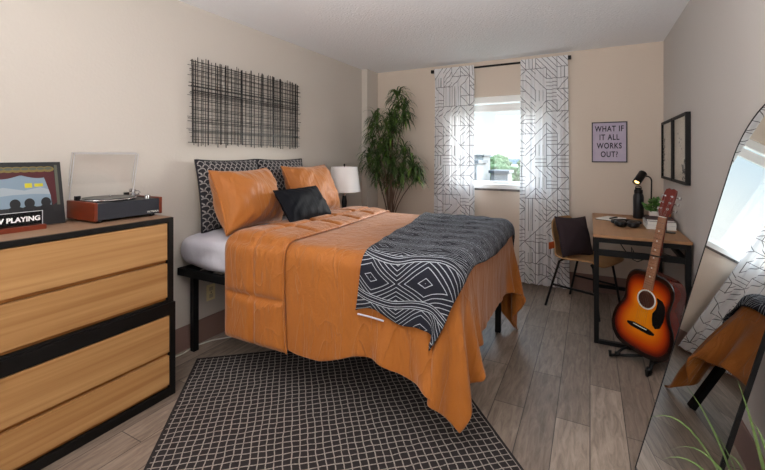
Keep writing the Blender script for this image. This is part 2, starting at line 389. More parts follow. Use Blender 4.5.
# ------------------------------------------------------------------ room
XL,XR,YB,YF,H=-2.48,.60,4.42,-1.6,2.40
struct('floor',B(XL-.1,XR+.1,YF-.1,YB+.1,-.1,0),m_floor)
struct('ceiling',B(XL-.1,XR+.1,YF-.1,YB+.25,H,H+.1),m_ceil)
struct('wall_left',B(XL-.12,XL,YF,YB+.2,0,H),m_wall)
struct('wall_right',B(XR,XR+.12,YF,YB+.2,0,H),m_wallr)
struct('wall_front',B(XL,XR,YF-.12,YF,0,H),m_wall)
WX0,WX1,WZ0,WZ1=-1.43,-.32,.975,2.005
wb=MB(); wb.box(XL,WX0,YB,YB+.2,0,H); wb.box(WX1,XR,YB,YB+.2,0,H); wb.box(WX0,WX1,YB,YB+.2,0,WZ0); wb.box(WX0,WX1,YB,YB+.2,WZ1,H)
struct('wall_back',wb,m_wallb)
struct('trim_1',B(XL,XL+.078,4.15,YB,0,H),m_wall)           # pilaster in the far left corner
bh=.165
struct('baseboard_left',B(XL,XL+.008,YF,4.15,0,bh),m_base)
struct('baseboard_back',B(XL+.078,XR,YB-.008,YB,0,bh),m_base)
struct('baseboard_right',B(XR-.008,XR,YF,YB-.008,0,bh),m_base)
# window: frame with two rails and one pane
wf=MB(); y0,y1=YB+.03,YB+.11
wf.box(WX0,WX0+.05,y0,y1,WZ0,WZ1); wf.box(WX1-.05,WX1,y0,y1,WZ0,WZ1); wf.box(WX0+.05,WX1-.05,y0,y1,WZ0,WZ0+.05)
wf.box(WX0+.05,WX1-.05,y0,y1,WZ1-.07,WZ1); wf.box(WX0+.05,WX1-.05,y0+.035,y1,WZ1-.165,WZ1-.085)
wf.box(WX0+.05,WX1-.05,y0+.05,y1-.01,WZ0+.055,WZ0+.085)
win=struct('window_1',wf,m_white,bevel=.004)
MB().box(WX0+.05,WX1-.05,YB+.09,YB+.094,WZ0+.05,WZ1-.07).build('window_pane',m_glass,win)
B(WX0-.0,WX1+.0,YB-.012,YB+.03,WZ0-.018,WZ0+.004).build('window_sill',mat('dark_marble_sill',L(58,52,52),.3,var=(20,.2,S1,L(120,112,108))),win)

# ------------------------------------------------------------------ outside view
struct('ground',B(-400,400,6,900,-14.5,-14),mat('distant_ground',L(70,80,60),.9,var=(.05,.2,S1,L(90,92,84))))
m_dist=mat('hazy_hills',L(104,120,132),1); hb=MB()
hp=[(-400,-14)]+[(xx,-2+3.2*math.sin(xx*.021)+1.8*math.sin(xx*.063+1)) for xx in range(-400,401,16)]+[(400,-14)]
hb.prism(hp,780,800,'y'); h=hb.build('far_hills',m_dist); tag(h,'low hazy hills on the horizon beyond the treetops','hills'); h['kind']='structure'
m_bt=mat('tree_crown_green',L(46,66,34),.95,bump=(1.5,1,S1),var=(.35,.2,S1,L(70,88,48))); m_btr=mat('tree_trunk',L(80,66,54),.9)
import bmesh
def crown_mesh(seed):
    bm=bmesh.new(); bmesh.ops.create_icosphere(bm,subdivisions=4,radius=1)
    from mathutils import noise
    for v in bm.verts:
        n=v.co.normalized(); d=1+.38*noise.noise(n*2.2+Vector((seed*7,0,0)))+.22*noise.noise(n*6+Vector((seed,3,0)))
        v.co=Vector((n.x*d,n.y*d,n.z*d*.85))
    me=D.meshes.new('crown'); bm.to_mesh(me); bm.free(); me.materials.append(m_bt)
    me.polygons.foreach_set('use_smooth',[True]*len(me.polygons)); return me
crowns=[crown_mesh(i) for i in range(3)]
tm=MB().tube([(0,0,0),(0,0,.6)],[.12,.07],8); 
tmesh=tm.build('tmp',m_btr); tme=tmesh.data; D.objects.remove(tmesh)
spots=[]
for (yy0,rr0,top0) in ((78,3.2,-2.7),(98,4.0,-1.7),(122,4.8,-.7),(150,5.4,.0),(182,6.0,.6)):
    xx=-.30*yy0
    while xx<-.055*yy0:
        rr=rr0*random.uniform(.75,1.0); spots.append((xx+rr,yy0+random.uniform(-2,2),rr,top0+random.uniform(-.9,.9))); xx+=2.35*rr
for i,(xx,yy,rr,top) in enumerate(spots):
    t=thing('tree','green leafy tree in the band of treetops seen through the window','tree',(xx,yy,-14),(0,0,random.uniform(0,6)),'trees outside the window')
    c=D.objects.new('crown',crowns[i%3]); COL.objects.link(c); c.parent=t; hz=top+14; c.location=(0,0,hz-rr*.8); c.scale=(rr*.85,rr*.85,rr)
    k=D.objects.new('trunk',tme); COL.objects.link(k); k.parent=t; k.scale=(4,4,max(1,(hz-rr)/.6))
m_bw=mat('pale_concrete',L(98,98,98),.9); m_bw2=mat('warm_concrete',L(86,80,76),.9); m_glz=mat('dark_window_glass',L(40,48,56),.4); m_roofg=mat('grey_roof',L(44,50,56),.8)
def building(label,cx,cy,w,d,z1,mw,rows,cols,roof=False):
    t=thing('building',label,'building',(cx,cy,-14))
    hh=z1+14
    B(-w/2,w/2,-d/2,d/2,0,hh).build('wall',mw,t)
    B(-w/2-.3,w/2+.3,-d/2-.3,d/2+.3,hh,hh+.5).build('roof',m_roofg,t)
    for r_ in range(rows):
        for c_ in range(cols):
            px=-w/2+w*(c_+.5)/cols; pz=hh-2.2-r_*2.9
            B(px-w/cols*.3,px+w/cols*.3,-d/2-.08,-d/2+.02,pz-.8,pz+.7).build('window',m_glz,t)
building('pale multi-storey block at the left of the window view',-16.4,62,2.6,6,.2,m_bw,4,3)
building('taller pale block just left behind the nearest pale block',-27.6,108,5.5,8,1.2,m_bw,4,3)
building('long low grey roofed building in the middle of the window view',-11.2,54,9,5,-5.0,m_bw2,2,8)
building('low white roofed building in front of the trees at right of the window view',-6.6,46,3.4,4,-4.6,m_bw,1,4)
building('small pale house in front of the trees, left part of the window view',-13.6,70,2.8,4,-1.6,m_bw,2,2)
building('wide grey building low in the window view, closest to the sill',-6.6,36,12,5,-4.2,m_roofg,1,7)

# ------------------------------------------------------------------ curtains and rod
rod=thing('curtain_rod','thin black curtain rod with square ends above the window','curtain rod',(-.9,4.335,2.322))
MB().tube([(-.71,0,0),(.70,0,0)],.011,12).build('pole',m_black,rod,smooth=True,ang=40)
for sx in (-.725,.715): B(sx-.018,sx+.018,-.018,.018,-.018,.018).build('finial',m_black,rod,bevel=.003)
for sx in (-.66,.65): MB().box(sx-.006,sx+.006,0,.082,-.006,.006).box(sx-.012,sx+.012,.077,.084,-.025,.025).build('bracket',m_black,rod)
def curtain(label,xa,xb,za,seed,bot_shift):
    rs=np.random.RandomState(seed); n,m=90,80
    S=np.linspace(0,1,n); T=np.linspace(0,1,m); A=np.zeros((m,n,3)); UV=np.zeros((m,n,2))
    ph=rs.uniform(0,6,4); w=xb-xa; nf=5.5
    for j,t in enumerate(T):
        z=2.345-(2.345-za)*t
        g=.35+.65*sm(t,0,.12)
        amp=.020*g
        yy=amp*(np.sin(2*PI*nf*S+ph[0]+.4*math.sin(3*t))+.45*np.sin(2*PI*nf*1.9*S+ph[1]+1.5*t))+.006*rs.randn()*0
        xx=xa+S*w+.0016*np.sin(2*PI*nf*S*2+ph[2])*g + (S-.5)*.03*t + bot_shift*t
        A[j,:,0]=xx; A[j,:,1]=4.335-.0-yy*.8+.0; A[j,:,2]=z
        if t==0: A[j,:,1]=4.335-.012-.006*np.sin(40*S)
        UV[j,:,0]=S*w*1.12+seed*.37; UV[j,:,1]=z
    A[:,:,1]=np.minimum(A[:,:,1]-.012*(1-sm(T,0,.05))[:,None],4.388)
    tp_=A[:,:,2]>2.27; A[:,:,1]=np.where(tp_,np.minimum(A[:,:,1],4.318-.004*np.sin(45*S)[None,:]),A[:,:,1])
    o=MB().grid(A,UV).build('curtain',m_curt,None,smooth=True,fixn=False)
    return tag(o,label,'curtain')
curtain('left curtain panel, white sheer with thin grey line pattern, beside the tall plant',-1.60,-1.135,.03,3,-.01)
curtain('right curtain panel, white sheer with thin grey line pattern, behind the chair',-.645,-.195,.012,5,.0)

# ------------------------------------------------------------------ wall art of crossed rods (left wall)
art=thing('metal_wall_art','wide black metal lattice of thin crossed rods hung above the bed','wall art',(-2.455,2.36,1.72))
mv=MB(); mh=MB(); rs=random.Random(4)
hw,hh=.56,.285
k=-hw
while k<hw:
    a=rs.uniform(0,.035); b=rs.uniform(0,.035)
    xo=rs.choice((0,.012)); wd=rs.choice((.003,.0035,.0045,.006))
    tilt=rs.uniform(-.006,.006)
    mv.bar((xo,k,-hh-b),(xo,k+tilt,hh+a),wd,wd); k+=rs.choice((.010,.016,.024,.034))
k=-hh
while k<hh:
    a=rs.uniform(0,.045); b=rs.uniform(0,.03); xo=rs.choice((.006,.018)); wd=rs.choice((.0025,.003,.0045))
    mh.bar((xo,-hw-a,k),(xo,hw+b,k+rs.uniform(-.005,.005)),wd,wd); k+=rs.choice((.008,.012,.020,.028))
m_rod=mat('dark_bronze_rod',L(26,23,23),.5)
mv.build('upright_rods',m_rod,art); mh.build('level_rods',m_rod,art)

# ------------------------------------------------------------------ dresser: two stacked two-drawer chests
def chest(label,z0,z1,xf,levels,top,y1):
    t=thing('chest_of_drawers',label,'dresser',(0,0,z0)); y0=.50; hgt=z1-z0; xb=-2.468
    fr=MB(); fr.box(xb,xf,y0,y0+.03,0,hgt); fr.box(xb,xf,y1-.03,y1,0,hgt)
    fr.box(xb,xf,y0+.03,y1-.03,0,levels['base']); fr.box(xb,xf,y0+.03,y1-.03,hgt-levels['cap'],hgt); fr.box(xb,xb+.01,y0+.03,y1-.03,levels['base'],hgt-levels['cap'])
    fr.build('carcass',m_blackwood,t,bevel=.002)
    if top: B(xb,xf-.012,y0+.004,y1-.004,hgt,hgt+.002).build('top_panel',m_oaktop,t)
    for a,b in levels['drawers']:
        d=B(xf-.03,xf-.004,y0+.034,y1-.034,a+.018,b-.002).build('drawer',m_oak,t,bevel=.002)
        B(xf-.34,xf-.018,y0+.036,y1-.036,a+.002,a+.018).build('finger_pull',m_lip,d)
    return t
chest('upper oak and black two-drawer chest, stacked on the other, under the turntable',.52,.995,-2.082,dict(base=.012,cap=.026,drawers=[(.012,.222),(.222,.446)]),True,1.414)
chest('lower oak and black two-drawer chest standing on the floor',.0,.52,-2.072,dict(base=.045,cap=.065,drawers=[(.045,.228),(.228,.452)]),False,1.419)

# ------------------------------------------------------------------ turntable
tt=thing('record_player','record player with reddish wood ends and raised clear lid on the chest','record player',(-2.337,1.247,.997)); tt.scale=(1,1.07,1.08)
bw=MB().box(-.135,.125,-.150,.150,.014,.092); bw.build('plinth',m_dark,tt,bevel=.002)
for sy in (-1,1): B(-.14,.135,min(sy*.150,sy*.166),max(sy*.150,sy*.166),.010,.098).build('wood_cheek',m_tri,tt,bevel=.003)
gr=B(.125,.133,-.150,.150,.014,.092).build('speaker_grille',m_grille,tt,bevel=.002)
text_mesh('VICTROLA',.013,m_pearl,'lettering',gr,Matrix.Translation((.1338,.115,.026))@Euler((R(90),0,R(90))).to_matrix().to_4x4(),.0002)
for sx in (-.11,.10):
    for sy in (-.13,.13): MB().lathe([(.011,0),(.013,.004),(.011,.014)],14,M=Matrix.Translation((sx,sy,0))).build('foot',m_dark,tt)
pl=MB().lathe([(.0,.093),(.118,.093),(.122,.099),(.122,.104),(.118,.106),(0,.106)],48,M=Matrix.Translation((-.01,-.03,0))).build('platter',m_chrome,tt,smooth=True,ang=30)
MB().lathe([(.0,.106),(.117,.106),(.117,.1085),(.045,.1085),(0,.1085)],48,M=Matrix.Translation((-.01,-.03,0))).build('record',mat('black_vinyl',L(20,20,22),.3,bump=(1,.1,S1)),pl,smooth=True,ang=30)
MB().lathe([(.003,.108),(.003,.122),(0,.123)],10,M=Matrix.Translation((-.01,-.03,0))).build('spindle',m_chrome,pl)
ta=MB(); ta.tube([(-.06,.118,.128),(.0,.112,.130),(.055,.09,.126),(.075,.065,.118)],.0035,8); ta.lathe([(.016,.093),(.016,.112),(.009,.114),(.009,.135),(0,.136)],20,M=Matrix.Translation((-.06,.118,0)))
ta.box(.066,.088,.056,.07,.110,.120); ta.tube([(-.095,.122,.128),(-.07,.119,.128)],.010,12)
ta.build('tonearm',m_chrome,tt,smooth=True,ang=40)
for (px,py) in ((.075,.125),(.04,.135),(.105,.100)): MB().lathe([(.011,.093),(.010,.108),(0,.109)],16,M=Matrix.Translation((px,py,0))).build('knob',m_chrome,tt,smooth=True,ang=40)
lid=MB(); Ml=Matrix.Translation((-.137,0,.098))@Matrix.Rotation(R(-76),4,'Y')
lid.box(0,.238,-.155,.155,.022,.0245,0,Ml)
for a in ((0,.238,-.155,-.1525,0,.022),(0,.238,.1525,.155,0,.022),(.2355,.238,-.155,.155,0,.022)): lid.box(*a,0,Ml)
def lidedge(x0,x1,y0,y1,z0,z1): lid.box(x0,x1,y0,y1,z0,z1,1,Ml)
lidedge(.236,.2395,-.1565,.1565,-.001,.002); lidedge(0,.238,-.157,-.1540,-.001,.002); lidedge(0,.238,.1540,.157,-.001,.002)
lidedge(.236,.2395,-.1565,.1565,.0225,.0255); lidedge(0,.238,-.157,-.1540,.0225,.0255); lidedge(0,.238,.1540,.157,.0225,.0255)
lid.build('lid',[m_acryl,m_acryledge],tt)
for sy in (-.12,.12): B(-.146,-.128,sy-.012,sy+.012,.09,.115).build('hinge',m_dark,tt)

# ------------------------------------------------------------------ album sleeve and NOW PLAYING stand
al=thing('record_sleeve','square printed record sleeve with red curtains and blue scene leaning on the left wall','record sleeve',(-2.385,.870,.999),(0,R(-11),0))
c=MB(); Wd=.155
c.box(0,.005,-Wd,Wd,0,.315,0)
def pp(poly,mi,d): c.prism([(a*.155,b*.315) for a,b in poly],.005,.005+d,'x',mi)
pp([(-.99,.30),(.66,.30),(.66,.80),(-.99,.80)],1,.0004)             # blue scene
pp([(-.99,.55),(-.5,.62),(0,.56),(.4,.6),(.66,.55),(.66,.48),(.2,.5),(-.3,.5),(-.99,.47)],2,.0006)
pp([(.50,.80),(.70,.84),(.80,.84),(.82,.34),(.70,.30),(.66,.46),(.60,.60)],3,.0009)     # red curtain
pp([(-.99,.90),]+[(x_,.80-.055*abs(math.sin((x_+.99)*3.4))) for x_ in np.linspace(-.99,.72,26)]+[(.80,.86),(.78,.90)],3,.0012)
for k_ in range(9):
    a=-.95+k_*.20; pts=[(a+.16*math.cos(q),.885+.045*math.sin(q)) for q in np.linspace(0,2*PI,15)[:-1]]; pp(pts,4,.0015+.0001*k_); pts=[(a+.10*math.cos(q),.895+.022*math.sin(q)) for q in np.linspace(0,2*PI,15)[:-1]]; pp(pts,7,.0026+.0001*k_)
pp([(.02,.60),(.2,.6),(.2,.67),(.02,.67)],5,.0008); pp([(.26,.61),(.48,.61),(.48,.66),(.26,.66)],5,.0008)
for hx in (-.75,-.25,.1,.52):
    pts=[(hx+.13*math.cos(q),.36+.075*math.sin(q)) for q in np.linspace(0,2*PI,17)[:-1]]; pp(pts,6,.002)
    pp([(hx-.2,.18),(hx-.16,.30),(hx,.34),(hx+.16,.30),(hx+.2,.18)],6,.0021)
pp([(-.99,.0),(.99,0),(.99,.2),(-.99,.24)],6,.0022)
pp([(.82,.3),(.9,.3),(.9,.95),(.82,.95)],7,.0005)
c.build('printed_cover',[mat('sleeve_black',L(34,34,36),.4),mat('sleeve_blue',L(128,148,164),.4),mat('sleeve_pale',L(160,170,178),.4),mat('sleeve_red',L(74,20,26),.4),mat('sleeve_gold',L(128,112,58),.4),mat('sleeve_yellow',L(196,184,40),.4),mat('sleeve_silhouette',L(24,25,28),.4),mat('sleeve_olive',L(90,92,80),.4)],al)
npn=thing('record_stand','acrylic stand with NOW PLAYING lettering on a red-brown wood base before the sleeve','record stand',(-2.315,.755,.997))
B(-.03,.045,-.17,.147,0,.022).build('wood_base',m_tri,npn,bevel=.002)
an=MB().box(.018,.021,-.168,.140,.022,.085).build('acrylic_panel',clear_mat('smoked_acrylic',(.42,.43,.45),.06),npn)
ed=MB(); ed.box(.0175,.0215,-.169,.141,.084,.0865); ed.box(.0175,.0215,.1385,.141,.022,.085); ed.build('panel_edge',m_acryledge,an)
text_mesh('NOW PLAYING',.0305,emit('white_print',(.9,.9,.9),0),'lettering',an,Matrix.Translation((.0222,.131,.052))@Euler((R(90),0,R(90))).to_matrix().to_4x4(),.0011,align='RIGHT')

# ------------------------------------------------------------------ bed frame and mattress
bed=thing('bed_frame','black metal bed frame under the mattress, legs showing','bed frame',(0,0,0))
bx0,bx1,by0,by1=-2.465,-.56,1.70,3.11
f=MB(); f.box(bx0,bx1,by0,by0+.035,.535,.585); f.box(bx0,bx1,by1-.035,by1,.535,.585); f.box(bx0,bx0+.035,by0,by1,.535,.585); f.box(bx1-.035,bx1,by0,by1,.535,.585)
f.build('rail',m_black,bed,bevel=.003)
for k_ in range(9): B(bx0+.15+k_*.2,bx0+.21+k_*.2,by0+.035,by1-.035,.55,.57).build('slat',m_black,bed)
for px,py in ((-2.41,by0+.09),(-2.41,by1-.045),(-.64,by0+.27),(-.62,by1-.045)):
    B(px-.02,px+.02,py-.02,py+.02,.0095 if px>-1 and py<2 else 0,.535).build('leg',m_black,bed,bevel=.003)
def rbox(c,hd,r,n=28,wr=0):
    # rounded box as a deformed cube-sphere
    bm=bmesh.new(); bmesh.ops.create_cube(bm,size=2); bmesh.ops.subdivide_edges(bm,edges=bm.edges,cuts=n,use_grid_fill=True)
    from mathutils import noise
    for v in bm.verts:
        p=Vector((v.co.x*hd[0],v.co.y*hd[1],v.co.z*hd[2]))
        q=Vector([max(-hd[i]+r,min(hd[i]-r,p[i])) for i in range(3)]); d=p-q
        if d.length>1e-7: p=q+d.normalized()*r
        if wr: p+=d.normalized()*wr*noise.noise(Vector((p.x*5,p.y*7,p.z*9))) if d.length>1e-7 else Vector((0,0,0))
        v.co=p+Vector(c)
    mb=MB(); mb.v=[tuple(v.co) for v in bm.verts]; bm.verts.index_update(); mb.f=[tuple(v.index for v in f_.verts) for f_ in bm.faces]; mb.m=[0]*len(mb.f); bm.free(); return mb
ma=rbox((-1.505,2.405,.700),(.955,.705,.112),.075,30,.02).build('mattress',m_sheet,None,smooth=True)
tag(ma,'mattress in a pale wrinkled sheet, showing at the head of the bed','mattress')

# ------------------------------------------------------------------ comforter: a cloth settled over the mattress
def settle(P,Lx,Ly,boxc,boxh,rr,steps=260,its=10,bend=.35,seed=1,floor_z=.012,pins=None):
    rs=np.random.RandomState(seed); V=np.zeros_like(P); P=P+rs.randn(*P.shape)*.002
    c=np.array(boxc); b=np.array(boxh)-rr; dt=.016
    def con(A,Bv,rest,k):
        d=Bv-A; l=np.sqrt((d*d).sum(-1,keepdims=True))+1e-9; cc=d*((l-rest)/l*.5*k); A+=cc; Bv-=cc
    diag=math.hypot(Lx,Ly)
    for st in range(steps):
        V[...,2]-=9.8*dt; V*=.975; Q=P+V*dt
        for it in range(its):
            for o_ in (0,1):
                con(Q[o_:-1:2][:len(Q[o_+1::2])],Q[o_+1::2],Lx,1.0)
                con(Q[:,o_:-1:2][:,:Q[:,o_+1::2].shape[1]],Q[:,o_+1::2],Ly,1.0)
            for o_ in (0,1):
                a=Q[o_:-1:2,:-1]; bb_=Q[o_+1::2,1:]; n=min(len(a),len(bb_)); con(a[:n],bb_[:n],diag,.25)
                a=Q[o_:-1:2,1:]; bb_=Q[o_+1::2,:-1]; n=min(len(a),len(bb_)); con(a[:n],bb_[:n],diag,.25)
            if it%2==0:
                for o_ in range(4):
                    a=Q[o_:-4:8]; bb_=Q[o_+4::8]; n=min(len(a),len(bb_)); 
                    if n: con(a[:n],bb_[:n],4*Lx,bend*.3)
                    a=Q[:,o_:-4:8]; bb_=Q[:,o_+4::8]; n=min(a.shape[1],bb_.shape[1])
                    if n: con(a[:,:n],bb_[:,:n],4*Ly,bend*.3)
                for o_ in (0,1):
                    for h_ in (0,1):
                        s0=o_*1+h_*2
                        a=Q[s0:-2:4]; bb_=Q[s0+2::4]; n=min(len(a),len(bb_)); con(a[:n],bb_[:n],2*Lx,bend)
                        a=Q[:,s0:-2:4]; bb_=Q[:,s0+2::4]; n=min(a.shape[1],bb_.shape[1]); con(a[:,:n],bb_[:,:n],2*Ly,bend)
            d=Q-c; q=np.clip(d,-b,b); e_=d-q; l=np.sqrt((e_*e_).sum(-1))
            ins=(l<rr)
            inner=ins&(l<1e-6)
            l2=np.maximum(l,1e-6)[...,None]
            Qn=c+q+e_/l2*rr
            Q=np.where((ins&~inner)[...,None],Qn,Q)
            if inner.any(): Q[...,2]=np.where(inner,c[2]+b[2]+rr,Q[...,2])
            Q[...,2]=np.maximum(Q[...,2],floor_z)
            if pins is not None: pins(Q,st)
        d=Q-c; q=np.clip(d,-b,b); e_=d-q; l=np.sqrt((e_*e_).sum(-1)); tch=(l<rr+.002)[...,None]
        V=(Q-P)/dt; V=np.where(tch,V*.35,V); P=Q
    return P
nx_,ny_=84,98
a=np.linspace(-1.975,-.50+.37,nx_); b=np.linspace(1.70-.53,3.125+.42,ny_)
A0=np.stack(np.meshgrid(a,b,indexing='ij')+[np.full((nx_,ny_),.90)] if False else [*np.meshgrid(a,b,indexing='ij'),np.full((nx_,ny_),.90)],-1)
Lx=a[1]-a[0]; Ly=b[1]-b[0]
A0[...,2]+=.01*np.sin(A0[...,0]*9)*np.cos(A0[...,1]*7)
inner_=((A0[...,0]<-.62)&(A0[...,1]>1.80)&(A0[...,1]<3.04))
XY0=A0[...,:2].copy()
def hold(Q,st):
    Q[...,:2]=np.where(inner_[...,None],Q[...,:2]*.6+XY0*.4,Q[...,:2])
CP=settle(A0,Lx,Ly,(-1.50,2.405,.42),(.985,.725,.43),.075,pins=hold)
def smooth(P,n=1):
    for _ in range(n):
        Q=P.copy(); Q[1:-1,1:-1]=(P[1:-1,1:-1]*2+P[:-2,1:-1]+P[2:,1:-1]+P[1:-1,:-2]+P[1:-1,2:])/6; P=Q
    return P
CP=smooth(CP,1)
def normals(P):
    du=np.gradient(P,axis=0); dv=np.gradient(P,axis=1); n=np.cross(du,dv); return n/(np.linalg.norm(n,axis=-1,keepdims=True)+1e-9)
CN=normals(smooth(CP,4))
def samp(A,ia,ib):
    ia=np.clip(ia,0,A.shape[0]-1.001); ib=np.clip(ib,0,A.shape[1]-1.001); i=ia.astype(int); j=ib.astype(int); fa=(ia-i)[...,None]; fb=(ib-j)[...,None]
    return A[i,j]*(1-fa)*(1-fb)+A[i+1,j]*fa*(1-fb)+A[i,j+1]*(1-fa)*fb+A[i+1,j+1]*fa*fb
def on_cloth(X,Y,off):
    ia=(X-a[0])/Lx; ib=(Y-b[0])/Ly
    n=samp(CN,ia,ib); n/=np.linalg.norm(n,axis=-1,keepdims=True)
    p=samp(CP,ia,ib)+n*off[...,None]; p[...,2]=np.maximum(p[...,2],.01); return p
gx,gy=np.meshgrid(np.linspace(a[0],a[-1],nx_+20),np.linspace(b[0],b[-1],ny_+20),indexing='ij')
gy=gy+.085*sm(gx,-1.45,-.85)*np.clip((1.70-gy)/.53,0,1)**1.0+.018*np.sin(gx*11)*np.clip((1.70-gy)/.53,0,1)
pp_=gx+.50; qq_=1.70-gy; mk=(pp_>0)&(qq_>0); th_=np.arctan2(qq_/.45,np.maximum(pp_,1e-6)/.37); rn_=np.hypot(pp_/.37,qq_/.45)
sc_=np.where(mk,1-.27*np.sin(2*th_)*np.clip(rn_,0,1)**2,1.0); gx=np.where(mk,-.50+pp_*sc_,gx); gy=np.where(mk,1.70-qq_*sc_,gy)
o=MB().grid(on_cloth(gx,gy,np.zeros_like(gx))).build('comforter',m_comf,None,smooth=True,solid=.014,off=-1,sub=1,fixn=False)
comf=tag(o,'burnt orange comforter draped over the bed down to the rug','comforter')
# folded back quilted band at the head end
bn=MB(); nu,nv=40,190
U,V_=np.meshgrid(np.linspace(0,1,nu),np.linspace(b[0]-.0,b[-1],nv),indexing='ij')
edge=-1.475+.03*np.sin(V_*3)-.10*sm(V_,1.7,2.9)
X_=-1.985+U*(edge+1.985)
Xc=np.maximum(X_,a[0]+.001)
wob=.012+.030*np.minimum(1,np.sin(PI*np.clip(U,.0,1))**.5)
q1=np.abs(((X_+1.975)/.25)%1-.5)*2; q2=np.abs(((V_-b[0])/.27)%1-.5)*2
seam=(1-.80*np.exp(-((1-q1)/.13)**2))*(1-.80*np.exp(-((1-q2)/.13)**2))
off=.008+.034*np.minimum(1,(np.sin(PI*U))**.35+0.0)*seam
off=np.where((U<=0)|(U>=1),.002,off)
BP=on_cloth(Xc,V_,off); BP[0,:,0]-=.012
bn.grid(BP); bo=bn.build('folded_band',m_comf,comf,smooth=True,solid=.004,off=-1,sub=1,fixn=False)
pth=[tuple(p) for p in on_cloth(edge[-1],V_[-1],np.full(nv,.012))]
MB().tube(pth,.006,8).build('piping',m_comf,bo,smooth=True)
# throw blanket follows the comforter surface
def quad(c00,c10,c11,c01,nu,nv):
    u,v=np.meshgrid(np.linspace(0,1,nu),np.linspace(0,1,nv),indexing='ij')
    X=(1-u)*(1-v)*c00[0]+u*(1-v)*c10[0]+u*v*c11[0]+(1-u)*v*c01[0]; Y=(1-u)*(1-v)*c00[1]+u*(1-v)*c10[1]+u*v*c11[1]+(1-u)*v*c01[1]
    return u,v,X,Y
tu,tv,TX,TY=quad((-1.055,1.485),(-.555,1.50),(-.50,3.3),(-1.16,3.3),70,150)
TX=TX+(.05*np.sin(tv*5+.5)+.015*np.sin(tv*13))*(1-tu); TY=TY+.02*np.sin(tu*9)*(1-tv)-.03*(tu>.7)*(tu-.7)*3*(1-tv)
TX=TX+tu*.05*np.sin(PI*np.clip((tv-.15)/.7,0,1))
UVt=np.stack([TX+.05*tv,TY+.03*np.sin(tu*5)],-1)
toff=.016+.004*np.sin(TX*40)*np.sin(TY*23)
TP=on_cloth(TX,TY,toff)
o=MB().grid(TP,UVt).build('throw_blanket',m_throw,None,smooth=True,solid=.006,off=1,fixn=False)
tag(o,'navy throw blanket with white concentric diamond pattern across the foot of the bed','throw blanket')
lb=MB(); lp=on_cloth(np.linspace(-1.02,-.87,12),np.full(12,1.468),np.full(12,.018)); lb.tube([tuple(p) for p in lp],.0045,8); lb.build('folded_hem',m_sheet,o,smooth=True)

# ------------------------------------------------------------------ pillows
def pillow_grid(w,h,t,nu=44,nv=36,pinch=.07,seed=0,crease=.0):
    rs=np.random.RandomState(seed); u,v=np.meshgrid(np.linspace(-1,1,nu),np.linspace(-1,1,nv),indexing='ij')
    th=t/2*np.power(np.clip(1-np.abs(u)**2.4,0,1),.45)*np.power(np.clip(1-np.abs(v)**2.4,0,1),.45)
    k1,k2,k3=rs.uniform(3,6,3); p1,p2,p3=rs.uniform(0,6,3)
    ed_=np.maximum(np.abs(u),np.abs(v))
    th=th*(1+.10*np.sin(k1*u+p1)*np.sin(k2*v+p2))+crease*np.sin(16*u+5*np.sin(3*v+p3))*ed_**2*(1-ed_**8)
    X=w/2*u*(1-pinch*(1-v*v)); Z=h/2*v*(1-pinch*(1-u*u))+h/2
    return X,Z,th,u,v
def pillow(name,label,w,h,t,loc,rot,m,mback=None,welt=None,seed=0,pinch=.07,crease=.0,cat='pillow',weltr=.006):
    root=thing(name,label,cat,loc,rot)
    X,Z,th,u,v=pillow_grid(w,h,t,seed=seed,pinch=pinch,crease=crease)
    fr=np.stack([X,-th,Z],-1); bk=np.stack([X,th,Z],-1); uv=np.stack([X,Z],-1)
    mb=MB(); mb.grid(fr,uv,0); mb.grid(bk[::-1],uv[::-1],1)
    mb.build('cover',[m,mback or m],root,smooth=True,fixn=False)
    if welt:
        n,k=X.shape; pts=[(X[i,0],0,Z[i,0]) for i in range(n)]+[(X[-1,j],0,Z[-1,j]) for j in range(1,k)]+[(X[i,-1],0,Z[i,-1]) for i in range(n-2,-1,-1)]+[(X[0,j],0,Z[0,j]) for j in range(k-2,0,-1)]
        MB().tube(pts,weltr,8,closed=True).build('piping',welt,root,smooth=True)
    return root
# local -Y is the pillow face; turned by +90 deg it looks to the foot of the bed (+x)
def prot(tilt,turn=0,roll=0):
    return (Matrix.Rotation(R(90+turn),4,'Z')@Matrix.Rotation(R(-tilt),4,'X')@Matrix.Rotation(R(roll),4,'Y')).to_euler()
pillow('pillow','dark patterned cushion against the wall, the one nearer the record player',.56,.50,.17,(-2.335,2.07,.818),prot(8),m_scal,m_cream,m_scal,1,.05)
pillow('pillow','dark patterned cushion against the wall, the one nearer the table lamp',.56,.50,.17,(-2.335,2.637,.818),prot(8),m_scal,m_cream,m_scal,2,.05)
pillow('pillow_sham','burnt orange pillow nearest the record player, showing its creased side',.60,.43,.31,(-2.07,2.03,.838),prot(19,8),m_sham,None,m_sham,3,.09,.008)
pillow('pillow_sham','burnt orange pillow farther back, behind the black satin cushion',.64,.45,.26,(-2.08,2.79,.84),prot(23,3),m_sham,None,m_sham,4,.09,.008)
pillow('lumbar_cushion','small black satin cushion leaning on the orange pillows',.50,.27,.14,(-1.795,2.31,.878),prot(35,2,0),m_satin,None,m_satin,5,.06,.005,cat='cushion',weltr=.004)

